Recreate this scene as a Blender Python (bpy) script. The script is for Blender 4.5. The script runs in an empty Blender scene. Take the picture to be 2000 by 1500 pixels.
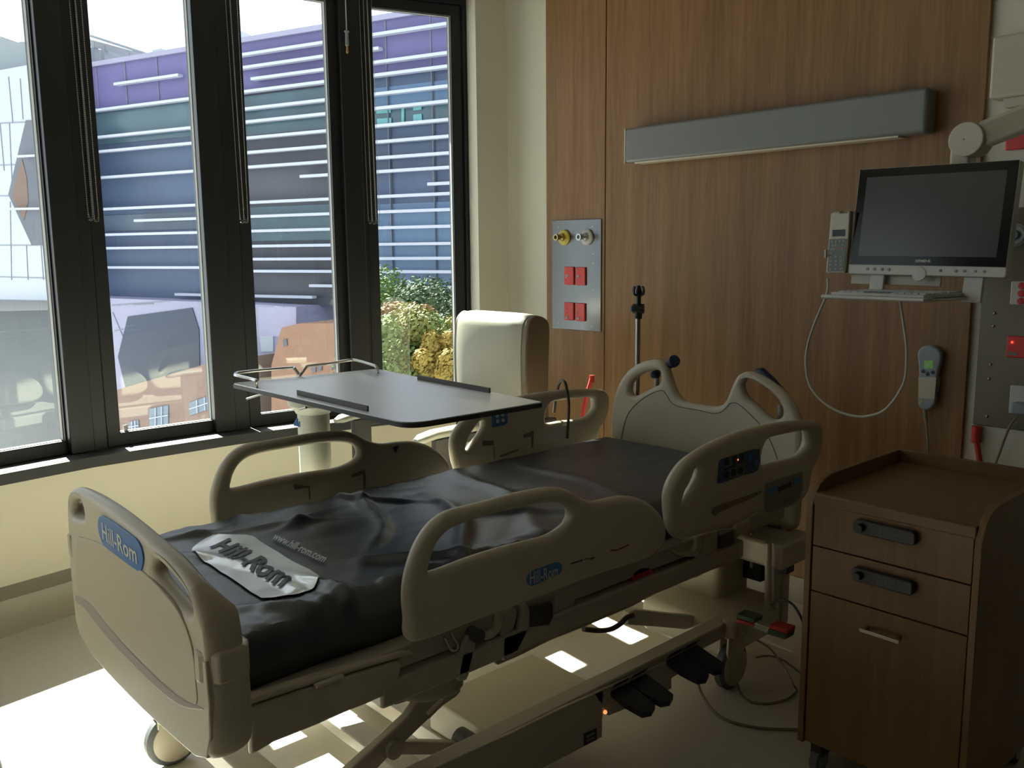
import bpy, bmesh, math, random
from mathutils import Vector, Matrix, noise
from mathutils.geometry import tessellate_polygon
random.seed(7)
PI = math.pi
scn = bpy.context.scene
# ------------------------------------------------------------------ camera
F = 1729.0
EYE = Vector((0, 0, 1.5))
def _cam_axes():
    down = Vector((110, -11450, -F)).normalized(); up = -down
    l = Vector((-1600, 246, -F)); l -= l.dot(up)*up; l.normalize()
    X = -l; Y = up.cross(X)
    return Matrix((X, Y, up))
RW = _cam_axes()
cam = bpy.data.cameras.new('camera'); co = bpy.data.objects.new('camera', cam); scn.collection.objects.link(co)
cam.sensor_width = 36; cam.lens = F/2000*36; cam.clip_start = .05; cam.clip_end = 500
co.matrix_world = Matrix.Translation(EYE) @ RW.to_4x4()
scn.camera = co
# ------------------------------------------------------------------ light
w = bpy.data.worlds.new('World'); scn.world = w; w.use_nodes = True
bg = w.node_tree.nodes['Background']; bg.inputs[0].default_value = (.95, .97, 1.0, 1); bg.inputs[1].default_value = 1.55
sd = bpy.data.lights.new('sun', 'SUN'); sd.energy = 34; sd.angle = math.radians(.55); sd.color = (1, .93, .80)
so = bpy.data.objects.new('sun', sd); scn.collection.objects.link(so)
SUN = Vector((1, -.115, 0)).normalized()*math.cos(math.radians(41.5)) + Vector((0, 0, -math.sin(math.radians(41.5))))
so.rotation_euler = SUN.to_track_quat('-Z', 'Y').to_euler(); so.location = (-8, 2, 8)
vs = scn.view_settings; vs.view_transform = 'Standard'; vs.look = 'None'; vs.gamma = 1; vs.use_curve_mapping = False; vs.exposure = 0.55
scn.cycles.use_denoising = True
scn.cycles.max_bounces = 10; scn.cycles.diffuse_bounces = 6; scn.cycles.sample_clamp_indirect = 6
scn.cycles.caustics_reflective = False; scn.cycles.caustics_refractive = False

# ------------------------------------------------------------------ measuring helpers
def ray(u, v): return (RW @ Vector((u-1000, -(v-750), -F))).normalized()
def onp(u, v, P, n):
    r = ray(u, v); return EYE + r*((Vector(P)-EYE).dot(n)/r.dot(n))
def onx(u, v, x): return onp(u, v, (x, 0, 0), Vector((1, 0, 0)))
def ony(u, v, y): return onp(u, v, (0, y, 0), Vector((0, 1, 0)))
def onz(u, v, z): return onp(u, v, (0, 0, z), Vector((0, 0, 1)))
def ratio(u, v=489):
    r = ray(u, v); return r.x/r.y
# crop-coordinate helper: (x0,y0,scale) -> list of photo points
def cr(x0, y0, s, pts): return [(x0+a/s, y0+b/s) for a, b in pts]

# ------------------------------------------------------------------ materials
MATS = {}
def mat(name, col, rough=.5, metal=0, spec=.5, bump=0, bscale=60, var=0, vscale=6, emit=None, coat=0):
    if name in MATS: return MATS[name]
    m = bpy.data.materials.new(name); m.use_nodes = True; nt = m.node_tree; b = nt.nodes['Principled BSDF']
    b.inputs['Base Color'].default_value = (*col, 1); b.inputs['Roughness'].default_value = rough
    b.inputs['Metallic'].default_value = metal; b.inputs['Specular IOR Level'].default_value = spec
    if coat: b.inputs['Coat Weight'].default_value = coat; b.inputs['Coat Roughness'].default_value = .33
    tc = nt.nodes.new('ShaderNodeTexCoord')
    if bump:
        n = nt.nodes.new('ShaderNodeTexNoise'); n.inputs['Scale'].default_value = bscale; n.inputs['Detail'].default_value = 4
        bp = nt.nodes.new('ShaderNodeBump'); bp.inputs['Strength'].default_value = bump; bp.inputs['Distance'].default_value = .002
        nt.links.new(tc.outputs['Object'], n.inputs['Vector']); nt.links.new(n.outputs[0], bp.inputs['Height']); nt.links.new(bp.outputs[0], b.inputs['Normal'])
    if var:
        n = nt.nodes.new('ShaderNodeTexNoise'); n.inputs['Scale'].default_value = vscale; n.inputs['Detail'].default_value = 5
        mx = nt.nodes.new('ShaderNodeMix'); mx.data_type = 'RGBA'
        mx.inputs[6].default_value = (*[c*(1-var) for c in col], 1); mx.inputs[7].default_value = (*[min(1, c*(1+var)) for c in col], 1)
        nt.links.new(tc.outputs['Object'], n.inputs['Vector']); nt.links.new(n.outputs[0], mx.inputs[0]); nt.links.new(mx.outputs[2], b.inputs['Base Color'])
    if emit:
        b.inputs['Emission Color'].default_value = (*emit[0], 1); b.inputs['Emission Strength'].default_value = emit[1]
    MATS[name] = m; return m
def woodmat(name, c1, c2, rough=.42, axis='z', sc=1.0):
    m = bpy.data.materials.new(name); m.use_nodes = True; nt = m.node_tree; b = nt.nodes['Principled BSDF']; N = nt.nodes.new; L = nt.links.new
    tc = N('ShaderNodeTexCoord'); mp = N('ShaderNodeMapping')
    s = {'z': (26, 26, 1.1), 'x': (1.1, 26, 26), 'y': (26, 1.1, 26)}[axis]; mp.inputs['Scale'].default_value = [a*sc for a in s]
    n1 = N('ShaderNodeTexNoise'); n1.inputs['Scale'].default_value = 1; n1.inputs['Detail'].default_value = 3; n1.inputs['Roughness'].default_value = .6
    mp2 = N('ShaderNodeMapping'); mp2.inputs['Scale'].default_value = [a*6*sc for a in s]
    n2 = N('ShaderNodeTexNoise'); n2.inputs['Scale'].default_value = 1; n2.inputs['Detail'].default_value = 4
    ad = N('ShaderNodeMath'); ad.operation = 'MULTIPLY_ADD'; ad.inputs[1].default_value = .55
    mr = N('ShaderNodeMapRange'); mr.inputs[1].default_value = .5; mr.inputs[2].default_value = 1.05
    mx = N('ShaderNodeMix'); mx.data_type = 'RGBA'; mx.inputs[6].default_value = (*c1, 1); mx.inputs[7].default_value = (*c2, 1)
    L(tc.outputs['Object'], mp.inputs[0]); L(mp.outputs[0], n1.inputs[0]); L(tc.outputs['Object'], mp2.inputs[0]); L(mp2.outputs[0], n2.inputs[0])
    L(n2.outputs[0], ad.inputs[0]); L(n1.outputs[0], ad.inputs[2]); L(ad.outputs[0], mr.inputs[0]); L(mr.outputs[0], mx.inputs[0]); L(mx.outputs[2], b.inputs['Base Color'])
    b.inputs['Roughness'].default_value = rough; b.inputs['Specular IOR Level'].default_value = .35
    bp = N('ShaderNodeBump'); bp.inputs['Strength'].default_value = .12; bp.inputs['Distance'].default_value = .001; L(n2.outputs[0], bp.inputs['Height']); L(bp.outputs[0], b.inputs['Normal'])
    return m
def glassmat():
    m = bpy.data.materials.new('window_glass'); m.use_nodes = True; nt = m.node_tree; N = nt.nodes.new; L = nt.links.new
    nt.nodes.clear(); out = N('ShaderNodeOutputMaterial'); t = N('ShaderNodeBsdfTransparent'); t.inputs[0].default_value = (.80, .88, .90, 1)
    g = N('ShaderNodeBsdfGlossy'); g.inputs['Roughness'].default_value = 0; g.inputs[0].default_value = (.9, 1, .97, 1)
    fr = N('ShaderNodeFresnel'); fr.inputs[0].default_value = 1.5; ml = N('ShaderNodeMath'); ml.operation = 'MULTIPLY'; ml.inputs[1].default_value = 1.8; ml.use_clamp = True
    mx = N('ShaderNodeMixShader'); L(fr.outputs[0], ml.inputs[0]); L(ml.outputs[0], mx.inputs[0]); L(t.outputs[0], mx.inputs[1]); L(g.outputs[0], mx.inputs[2]); L(mx.outputs[0], out.inputs[0])
    return m
M_cream = mat('cream_wall_paint', (.82, .765, .60), .6, bump=.15, bscale=140)
M_wallhead = mat('pale_wall_paint', (.66, .64, .54), .6, bump=.15, bscale=140)
M_floor = mat('vinyl_floor', (.56, .53, .46), .33, var=.06, vscale=40, spec=.4)
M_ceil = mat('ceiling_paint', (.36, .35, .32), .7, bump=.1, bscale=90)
M_wood = woodmat('wall_wood', (.185, .094, .034), (.295, .168, .070), .45)
M_cab = woodmat('cabinet_wood', (.135, .072, .026), (.19, .108, .042), .38)
M_cabtop = woodmat('cabinet_top_wood', (.135, .072, .026), (.19, .108, .042), .35, axis='x')
M_frame = mat('dark_window_frame', (.012, .014, .017), .42, bump=.1, bscale=200)
M_sill = mat('dark_sill', (.032, .034, .034), .55, bump=.2, bscale=300)
M_glass = glassmat()
M_bed = mat('bed_beige_plastic', (.50, .455, .345), .40, bump=.25, bscale=420, var=.04, vscale=3)
M_bedpan = mat('bed_panel_beige', (.47, .42, .31), .45, bump=.25, bscale=420)
M_strip = mat('bed_strip_mauve', (.36, .31, .27), .45)
M_met = mat('painted_steel_beige', (.40, .37, .30), .40, metal=.0, bump=.1, bscale=100)
M_metdark = mat('mechanism_dark', (.05, .047, .042), .5)
M_chrome = mat('brushed_steel', (.55, .55, .54), .28, metal=1)
M_alu = mat('aluminium_tube', (.42, .42, .42), .32, metal=1)
M_steel = mat('steel_plate', (.21, .22, .22), .27, metal=.8, bump=.15, bscale=25, var=.06, vscale=3)
M_navy = mat('navy_plastic', (.018, .028, .085), .38)
M_navyd = mat('navy_pedal_rubber', (.012, .017, .035), .5, bump=.3, bscale=250)
M_black = mat('black_plastic', (.012, .012, .013), .4)
M_matt = mat('mattress_vinyl', (.026, .031, .044), .32, spec=.9, bump=.35, bscale=500)
M_silver = mat('silver_print', (.78, .80, .84), .28, metal=.3, var=.25, vscale=9)
M_print = mat('dark_print', (.035, .038, .045), .5)
M_whitep = mat('white_print', (.6, .62, .66), .5)
M_blue = mat('label_blue', (.055, .17, .42), .35)
M_red = mat('red_plastic', (.62, .035, .03), .35)
M_redb = mat('red_rubber', (.50, .03, .025), .45)
M_green = mat('green_plastic', (.05, .09, .05), .45)
M_yellow = mat('yellow_plastic', (.62, .50, .07), .35)
M_brass = mat('brass', (.45, .35, .18), .3, metal=1)
M_white = mat('white_plastic', (.55, .55, .50), .38)
M_offw = mat('ivory_enamel', (.50, .47, .37), .40)
M_grey = mat('grey_enamel', (.185, .195, .185), .45, bump=.05)
M_table = mat('laminate_top', (.90, .90, .93), .36, spec=1.0, coat=1)
M_edge = mat('dark_edge', (.03, .03, .032), .5)
M_tbody = mat('table_column_plastic', (.62, .64, .56), .40)
M_chair = mat('chair_vinyl', (.34, .335, .27), .36, spec=.55, bump=.15, bscale=350)
M_chair2 = mat('chair_vinyl_brown', (.15, .115, .075), .45)
M_chaird = mat('chair_frame_dark', (.045, .042, .037), .5)
M_screen = mat('screen_glass', (.045, .047, .047), .22, spec=.5)
M_bezel = mat('black_bezel', (.004, .004, .004), .15, spec=.25)
M_tyre = mat('grey_rubber', (.10, .11, .115), .6)
M_cord = mat('cord_cream', (.45, .42, .34), .5)
M_cordk = mat('cord_dark', (.05, .045, .038), .5)
M_cordt = mat('cord_tan', (.22, .19, .13), .5)
M_bead = mat('bead_chain_metal', (.55, .53, .47), .35, metal=.6)
M_led = mat('orange_led', (.9, .2, .05), .4, emit=((1, .22, .06), 1.4))
M_ledr = mat('red_led', (.9, .05, .03), .4, emit=((1, .06, .03), 2.0))
M_amber = mat('amber_led', (.9, .4, .05), .4, emit=((1, .30, .04), .8))
M_keyg = mat('keypad_grey', (.16, .18, .17), .5)
M_hand = mat('handset_grey', (.26, .30, .32), .45)
M_greenb = mat('green_button', (.12, .30, .06), .45, emit=((.15, .4, .05), .12))

# ------------------------------------------------------------------ object helpers
LOC = {}
def tag(o, label=None, cat=None, group=None, kind=None):
    if label: o['label'] = label
    if cat: o['category'] = cat
    if group: o['group'] = group
    if kind: o['kind'] = kind
    return o
def thing(name, label, cat, loc, group=None):
    o = bpy.data.objects.new(name, None); scn.collection.objects.link(o); o.location = loc; o.empty_display_size = .1
    LOC[o] = Vector(loc); return tag(o, label, cat, group)
def finish(name, me, m, parent=None, loc=None, bevel=0, angle=35, sub=0, seg=2):
    L = LOC[parent] if parent is not None else Vector(loc if loc is not None else (0, 0, 0))
    me.transform(Matrix.Translation(-L))
    if not isinstance(m, (list, tuple)): m = [m]
    me.materials.clear()
    for a in m: me.materials.append(a)
    for p in me.polygons: p.use_smooth = True
    me.set_sharp_from_angle(angle=math.radians(angle))
    me.name = name
    o = bpy.data.objects.new(name, me); scn.collection.objects.link(o)
    if parent is not None: o.parent = parent
    else: o.location = L
    LOC[o] = L
    if angle == 50: wn_ = o.modifiers.new('w', 'WEIGHTED_NORMAL'); wn_.keep_sharp = True
    if bevel:
        b = o.modifiers.new('b', 'BEVEL'); b.width = bevel; b.segments = seg; b.limit_method = 'ANGLE'; b.angle_limit = math.radians(40); b.harden_normals = False
    if sub:
        s = o.modifiers.new('s', 'SUBSURF'); s.levels = sub; s.render_levels = sub
    return o
class MB:
    def __init__(s): s.v = []; s.f = []
    def add(s, vs, fs):
        k = len(s.v); s.v += [Vector(a) for a in vs]; s.f += [tuple(k+i for i in f) for f in fs]; return s
    def box(s, lo, hi, M=None):
        x0, y0, z0 = lo; x1, y1, z1 = hi
        vs = [Vector(p) for p in ((x0, y0, z0), (x1, y0, z0), (x1, y1, z0), (x0, y1, z0), (x0, y0, z1), (x1, y0, z1), (x1, y1, z1), (x0, y1, z1))]
        if M is not None: vs = [M @ a for a in vs]
        return s.add(vs, [(0, 3, 2, 1), (4, 5, 6, 7), (0, 1, 5, 4), (1, 2, 6, 5), (2, 3, 7, 6), (3, 0, 4, 7)])
    def beam(s, p0, p1, w_, h_, up=(0, 0, 1)):
        p0 = Vector(p0); p1 = Vector(p1); d = (p1-p0).normalized(); a = d.cross(Vector(up)).normalized(); b = a.cross(d).normalized()
        vs = [p+a*(sx*w_/2)+b*(sy*h_/2) for p in (p0, p1) for sx, sy in ((-1, -1), (1, -1), (1, 1), (-1, 1))]
        return s.add(vs, [(0, 1, 2, 3), (7, 6, 5, 4), (0, 4, 5, 1), (1, 5, 6, 2), (2, 6, 7, 3), (3, 7, 4, 0)])
    def rings(s, rs, cap=True, closed=False):
        n = len(rs[0]); k = len(s.v)
        for r in rs: s.v += [Vector(a) for a in r]
        m = len(rs)
        for i in range(m if closed else m-1):
            for j in range(n):
                a = k+i*n+j; b = k+i*n+(j+1) % n; c = k+((i+1) % m)*n+(j+1) % n; d = k+((i+1) % m)*n+j
                s.f.append((a, b, c, d))
        if cap and not closed:
            s.f.append(tuple(k+j for j in reversed(range(n)))); s.f.append(tuple(k+(m-1)*n+j for j in range(n)))
        return s
    def tube(s, path, r, n=10, closed=False, flat=None):
        P = [Vector(p) for p in path]; m = len(P); rs = []; pn = None
        for i in range(m):
            if closed: t = (P[(i+1) % m]-P[i-1]).normalized()
            else: t = (P[min(i+1, m-1)]-P[max(i-1, 0)]).normalized()
            if pn is None:
                a = Vector((0, 0, 1)) if abs(t.z) < .9 else Vector((1, 0, 0)); pn = (a-t*a.dot(t)).normalized()
            else: pn = (pn-t*pn.dot(t)).normalized()
            b = t.cross(pn); rr = r[i] if isinstance(r, (list, tuple)) else r
            rs.append([P[i]+(pn*math.cos(q)+b*math.sin(q))*rr for q in [2*PI*j/n for j in range(n)]])
        return s.rings(rs, True, closed)
    def cyl(s, p0, p1, r, r1=None, n=20): return s.tube([p0, p1], [r, r if r1 is None else r1], n)
    def lathe(s, c, prof, axis=(0, 0, 1), n=24):
        c = Vector(c); ax = Vector(axis).normalized(); a = ax.orthogonal().normalized(); b = ax.cross(a)
        return s.rings([[c+ax*h+(a*math.cos(q)+b*math.sin(q))*max(r, 1e-4) for q in [2*PI*j/n for j in range(n)]] for r, h in prof])
    def prism(s, pts, d):
        d = Vector(d); P = [Vector(p) for p in pts]; n = len(P); k = len(s.v); s.v += P+[p+d for p in P]
        s.f.append(tuple(k+i for i in reversed(range(n)))); s.f.append(tuple(k+n+i for i in range(n)))
        for i in range(n): s.f.append((k+i, k+(i+1) % n, k+n+(i+1) % n, k+n+i))
        return s
    def ball(s, c, r, n=10):
        c = Vector(c); return s.lathe(c, [(r*math.sin(PI*i/n), -r*math.cos(PI*i/n)) for i in range(n+1)], n=max(8, n))
    def mesh(s):
        me = bpy.data.meshes.new('m'); me.from_pydata([tuple(a) for a in s.v], [], s.f); me.validate()
        bm = bmesh.new(); bm.from_mesh(me); bmesh.ops.recalc_face_normals(bm, faces=bm.faces); bm.to_mesh(me); bm.free(); return me
    def build(s, name, m, parent=None, **k): return finish(name, s.mesh(), m, parent, **k)
def catmull(P, closed=True, k=5):
    out = []; n = len(P)
    rng = range(n) if closed else range(n-1)
    for i in rng:
        p0 = P[(i-1) % n] if closed or i > 0 else P[0]; p1 = P[i]; p2 = P[(i+1) % n]; p3 = P[(i+2) % n] if closed or i+2 < n else P[-1]
        for j in range(k):
            t = j/k; out.append(.5*((2*p1)+(-p0+p2)*t+(2*p0-5*p1+4*p2-p3)*t*t+(-p0+3*p1-3*p2+p3)*t*t*t))
    if not closed: out.append(P[-1])
    return out
def outline_mesh(loops, thick, bev, mapf, smooth=5, res=3):
    """closed 2D loops (first outer, the rest holes) -> rounded plate; mapf(a,b,c) gives world point, c in [-thick/2, thick/2]"""
    L2 = []
    for i, lp in enumerate(loops):
        P = [Vector((a, b, 0)) for a, b in lp]
        if smooth: P = catmull(P, True, smooth)
        Q = [P[0]]
        for p in P[1:]:
            if (p-Q[-1]).length > 4e-4: Q.append(p)
        if (Q[0]-Q[-1]).length < 4e-4: Q.pop()
        ar = sum(Q[k].x*Q[(k+1) % len(Q)].y-Q[(k+1) % len(Q)].x*Q[k].y for k in range(len(Q)))
        if (ar > 0) != (i == 0): Q.reverse()
        L2.append(Q)
    nrm = []
    for Q in L2:
        n = len(Q); N = []
        for k in range(n):
            d0 = (Q[k]-Q[k-1]).normalized(); d1 = (Q[(k+1) % n]-Q[k]).normalized()
            n0 = Vector((-d0.y, d0.x, 0)); n1 = Vector((-d1.y, d1.x, 0)); m = n0+n1
            m = m.normalized() if m.length > 1e-6 else n0
            N.append(m/max(.6, m.dot(n0)))
        nrm.append(N)
    angs = [(-1, PI/2*(1-k/res)) for k in range(res+1)]+[(1, PI/2*k/res) for k in range(res+1)]
    if thick/2-bev < 1e-5: angs.pop(res+1)
    V = []; Fc = []; start = []
    for sg, an in angs:
        ins = bev*(1-math.cos(an)); c = sg*(thick/2-bev+bev*math.sin(an)); st = []
        for Q, N in zip(L2, nrm):
            st.append(len(V)); V += [Vector((q.x+m.x*ins, q.y+m.y*ins, c)) for q, m in zip(Q, N)]
        start.append(st)
    for r in range(len(angs)-1):
        for li, Q in enumerate(L2):
            n = len(Q); a0 = start[r][li]; b0 = start[r+1][li]
            for k in range(n): Fc.append((a0+k, a0+(k+1) % n, b0+(k+1) % n, b0+k))
    polys = [[V[start[-1][li]+k].xy.to_3d() for k in range(len(Q))] for li, Q in enumerate(L2)]
    tris = tessellate_polygon(polys)
    flat = [(li, k) for li, Q in enumerate(L2) for k in range(len(Q))]
    for t in tris:
        Fc.append(tuple(start[-1][flat[i][0]]+flat[i][1] for i in t)); Fc.append(tuple(start[0][flat[i][0]]+flat[i][1] for i in reversed(t)))
    me = bpy.data.meshes.new('m'); me.from_pydata([tuple(mapf(v.x, v.y, v.z)) for v in V], [], Fc); me.validate()
    bm = bmesh.new(); bm.from_mesh(me); bmesh.ops.remove_doubles(bm, verts=bm.verts, dist=1e-6); bmesh.ops.recalc_face_normals(bm, faces=bm.faces); bm.to_mesh(me); bm.free()
    return me
def text_mesh(txt, mapf, w_, h_=None, cut=0, shear=0, bold=0, thick=.0):
    """text spanning width w_ (and height h_), centred; mapf(a,b)->world"""
    cu = bpy.data.curves.new('t', 'FONT'); cu.body = txt; cu.size = 1; cu.offset = bold; cu.shear = shear; cu.resolution_u = 3
    o = bpy.data.objects.new('t', cu); scn.collection.objects.link(o); bpy.context.view_layer.update()
    me = bpy.data.meshes.new_from_object(o.evaluated_get(bpy.context.evaluated_depsgraph_get()))
    bpy.data.objects.remove(o); bpy.data.curves.remove(cu)
    xs = [v.co.x for v in me.vertices]; ys = [v.co.y for v in me.vertices]
    x0, x1, y0, y1 = min(xs), max(xs), min(ys), max(ys); k = w_/(x1-x0); kh = (h_/(y1-y0)) if h_ else k
    for v in me.vertices: v.co = Vector(((v.co.x-(x0+x1)/2)*k, (v.co.y-(y0+y1)/2)*kh, 0))
    if cut:
        bm = bmesh.new(); bm.from_mesh(me)
        for ax, ext in ((0, w_), (1, (y1-y0)*kh)):
            q = -ext/2+cut
            while q < ext/2:
                n = Vector((1, 0, 0)) if ax == 0 else Vector((0, 1, 0))
                bmesh.ops.bisect_plane(bm, geom=bm.verts[:]+bm.edges[:]+bm.faces[:], plane_co=n*q, plane_no=n); q += cut
        bm.to_mesh(me); bm.free()
    for v in me.vertices: v.co = mapf(v.co.x, v.co.y)
    return me

# ================================================================== SETTING
HW = 3.349                       # head wall plane
J = [Vector(p) for p in ((-2.9, -2.0, 0), (-3.40, -.72, 0), (-3.72, -.04, 0), (-3.915, .577, 0), (-4.012, 1.19, 0), (-4.005, 1.838, 0), (-3.914, 2.55, 0), (-3.732, 3.173, 0), (-3.684, HW, 0))]
CEIL = 2.95; SZ = .586+.045
def off(i, d):                   # outward offset line of facet i (J[i]-J[i+1]) -> point, dir, normal outward
    a, b = J[i], J[i+1]; t = (b-a).normalized(); n = Vector((-t.y, t.x, 0)); return a+n*d, t, n
def mitre(i, d):                 # offset of joint i
    if i == 0: p, t, n = off(0, d); return p
    if i == len(J)-1: p, t, n = off(i-1, d); return p+t*(J[i]-J[i-1]).length
    p, t, n = off(i-1, d); q, t2, n2 = off(i, d)
    den = t.x*t2.y-t.y*t2.x
    if abs(den) < 1e-4: return q
    k = ((q-p).x*t2.y-(q-p).y*t2.x)/den; return p+t*k
def struct(o): o['kind'] = 'structure'; return o
Zv = Vector((0, 0, 1))
fl = MB().prism([(-5.2, -2.6, 0), (2.2, -2.6, 0), (2.2, HW+.15, 0), (-5.2, HW+.15, 0)], (0, 0, -.12)); struct(fl.build('floor', M_floor))
ce = MB().prism([(-4.5, -2.6, CEIL), (2.2, -2.6, CEIL), (2.2, HW+.15, CEIL), (-4.5, HW+.15, CEIL)], (0, 0, .15)); struct(ce.build('ceiling', M_ceil))
struct(MB().box((-3.83, HW, 0), (2.2, HW+.15, CEIL)).build('wall_head', M_wallhead))
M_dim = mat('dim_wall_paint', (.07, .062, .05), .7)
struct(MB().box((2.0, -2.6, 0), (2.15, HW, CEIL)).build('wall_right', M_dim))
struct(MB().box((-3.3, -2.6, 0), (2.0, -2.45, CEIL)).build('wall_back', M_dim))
# low cream wall and the header above the windows follow the facets
def ribbon(z0, z1, d0, d1, i0=0, i1=len(J)-1):
    mb = MB()
    for i in range(i0, i1):
        a0, a1, b0, b1 = mitre(i, d0), mitre(i, d1), mitre(i+1, d0), mitre(i+1, d1)
        vs = [p+Zv*z for z in (z0, z1) for p in (a0, b0, b1, a1)]
        mb.add(vs, [(0, 1, 2, 3), (7, 6, 5, 4), (0, 4, 5, 1), (2, 6, 7, 3)]+([(0, 3, 7, 4)] if i == i0 else [])+([(1, 5, 6, 2)] if i == i1-1 else []))
    return mb
struct(ribbon(0, SZ-.047, 0, .20, 0, 7).build('wall_window', M_cream, angle=3))
struct(ribbon(2.86, CEIL, 0, .20, 0, 7).build('trim_1', M_frame, angle=3))
struct(ribbon(0, CEIL, 0, .115, 7, 8).build('wall_left', M_wallhead))
# coved vinyl skirting
def cove(pts, name, m):
    mb = MB(); R = .10; sec = [(0, .16), (0, R)]+[(R-R*math.cos(a), R-R*math.sin(a)) for a in [PI/2*k/5 for k in range(6)]]+[(R+.02, .0), (R+.02, -.01), (-.01, -.01), (-.01, .16)]
    rs = []
    for i, (p, n) in enumerate(pts): rs.append([Vector(p)+Vector(n)*a+Zv*(b+.004) for a, b in sec])
    mb.rings(rs); return struct(mb.build(name, m))
inn = []
for i in range(0, 8):
    p = mitre(i, 0); q = mitre(i, -.1); inn.append((p, (q-p).normalized()))
cove(inn, 'baseboard_window', mat('cove_vinyl', (.46, .43, .35), .4))
# wood panels on the head wall
PX0, PXS, PX1 = ony(1072, 300, HW).x, ony(1188, 300, HW).x, ony(1912, 430, HW).x
PB = .02
struct(MB().box((PX0, HW-PB, 0.0), (PXS-.003, HW, CEIL)).build('trim_2', M_wood, bevel=.002))
struct(MB().box((PXS+.003, HW-PB, 0.0), (PX1, HW, CEIL)).build('trim_3', M_wood, bevel=.002))
struct(MB().box((PXS-.003, HW-.012, 0), (PXS+.003, HW-.001, CEIL)).build('trim_4', mat('seam_light', (.55, .45, .3), .4)))
WF = HW-PB
struct(MB().box((PX0, WF-.006, .0), (PX1, WF, .11)).build('baseboard_head', mat('cove_vinyl', (.46, .43, .35), .4)))

# windows: frames, panes, posts, sills
DF = .125
def at_ratio(i, d, r):           # point on offset line of facet i where x/y = r
    p, t, n = off(i, d); k = (r*p.y-p.x)/(t.x-r*t.y); return p+t*k
panes = {3: (None, 99), 4: (210, 399), 5: (495, 657), 6: (742, 890)}
PZ0, PZ1 = .690, 2.745
post_faces = []
wn = 0
for i in range(0, 7):
    p, t, n = off(i, DF); a = mitre(i, DF); b = mitre(i+1, DF); Lf = (b-a).length; wn += 1
    l, r = .135, Lf-.135
    if i in panes:
        pl, pr = panes[i]
        if pl is not None: l = (at_ratio(i, DF, ratio(pl))-a).dot(t)
        if pr is not None: r = (at_ratio(i, DF, ratio(pr))-a).dot(t)
        if i == 3: l = .12
    def mp(s, z, d, a=a, t=t, n=n): return a+t*s+n*d+Zv*z
    root = thing('window_%d' % wn, None, None, mp(0, SZ, 0))
    root['kind'] = 'structure'
    def ring(s0, s1, z0, z1, h0, h1, q0, q1, d0, d1):
        mb = MB(); o_ = [(s0, z0), (s1, z0), (s1, z1), (s0, z1)]; h_ = [(h0, q0), (h1, q0), (h1, q1), (h0, q1)]
        vs = [mp(x, z, d) for d in (d0, d1) for x, z in o_+h_]; fs = []
        for k in range(4):
            k2 = (k+1) % 4
            fs += [(k, k2, 4+k2, 4+k), (8+k, 12+k, 12+k2, 8+k2), (k, 8+k, 8+k2, k2), (4+k, 4+k2, 12+k2, 12+k)]
        return mb.add(vs, fs)
    g = .052
    ring(.0, Lf, SZ, 2.86, max(.02, l-g-.012), min(Lf-.02, r+g+.012), PZ0-.065, PZ1+.06, -.005, .12).build('outer_frame', M_frame, root, bevel=.004)
    ring(max(.022, l-g-.008), min(Lf-.022, r+g+.008), PZ0-.061, PZ1+.056, l, r, PZ0, PZ1, .012, .075).build('sash', M_frame, root, bevel=.004)
    ring(l-.004, r+.004, PZ0-.004, PZ1+.004, l+.003, r-.003, PZ0+.003, PZ1-.003, .030, .050).build('gasket', mat('grey_gasket', (.30, .31, .30), .5), root)
    MB().add([mp(l, PZ0, .04), mp(r, PZ0, .04), mp(r, PZ1, .04), mp(l, PZ1, .04)], [(0, 1, 2, 3)]).build('pane', M_glass, root)
    # sill piece
    s0, s1 = mitre(i, 0), mitre(i+1, 0)
    f0, f1 = mitre(i, -.012), mitre(i+1, -.012)
    MB().add([f0+Zv*(SZ-.047), f1+Zv*(SZ-.047), b+Zv*(SZ-.047), a+Zv*(SZ-.047), f0+Zv*SZ, f1+Zv*SZ, b+Zv*SZ, a+Zv*SZ], [(0, 3, 2, 1), (4, 5, 6, 7), (0, 1, 5, 4), (1, 2, 6, 5), (2, 3, 7, 6), (3, 0, 4, 7)]).build('sill', M_sill, root)
    if i == 6:
        MB().prism([b+t*0.0+Zv*SZ, b+n*.1+Zv*SZ, J[7]+n*.1+t*.02+Zv*SZ, J[7]+t*.0+Zv*SZ], (0, 0, 2.86-SZ)).build('jamb', M_frame, root)
# unseen overhang added outside to cut off the high sun, pale for bounce light
struct(ribbon(3.39, 3.59, .2, 1.62, 0, 8).build('trim_20', mat('shade_slab', (.75, .75, .73), .8)))
struct(ribbon(CEIL, 3.45, .0, .20, 0, 8).build('trim_21', mat('shade_slab', (.75, .75, .73), .8)))
# posts on the inside of each joint
for k, i in enumerate(range(1, 7)):
    c = mitre(i, DF); ti = (mitre(i+1, DF)-mitre(i-1, DF)).normalized(); ni = Vector((-ti.y, ti.x, 0))
    lo = Vector((-.052, -.028, SZ)); hi = Vector((.052, .02, 2.86))
    M = Matrix(((ti.x, ni.x, 0, c.x), (ti.y, ni.y, 0, c.y), (0, 0, 1, 0), (0, 0, 0, 1)))
    struct(MB().box(lo, hi, M).build('trim_%d' % (5+k), M_frame, bevel=.004))
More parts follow.
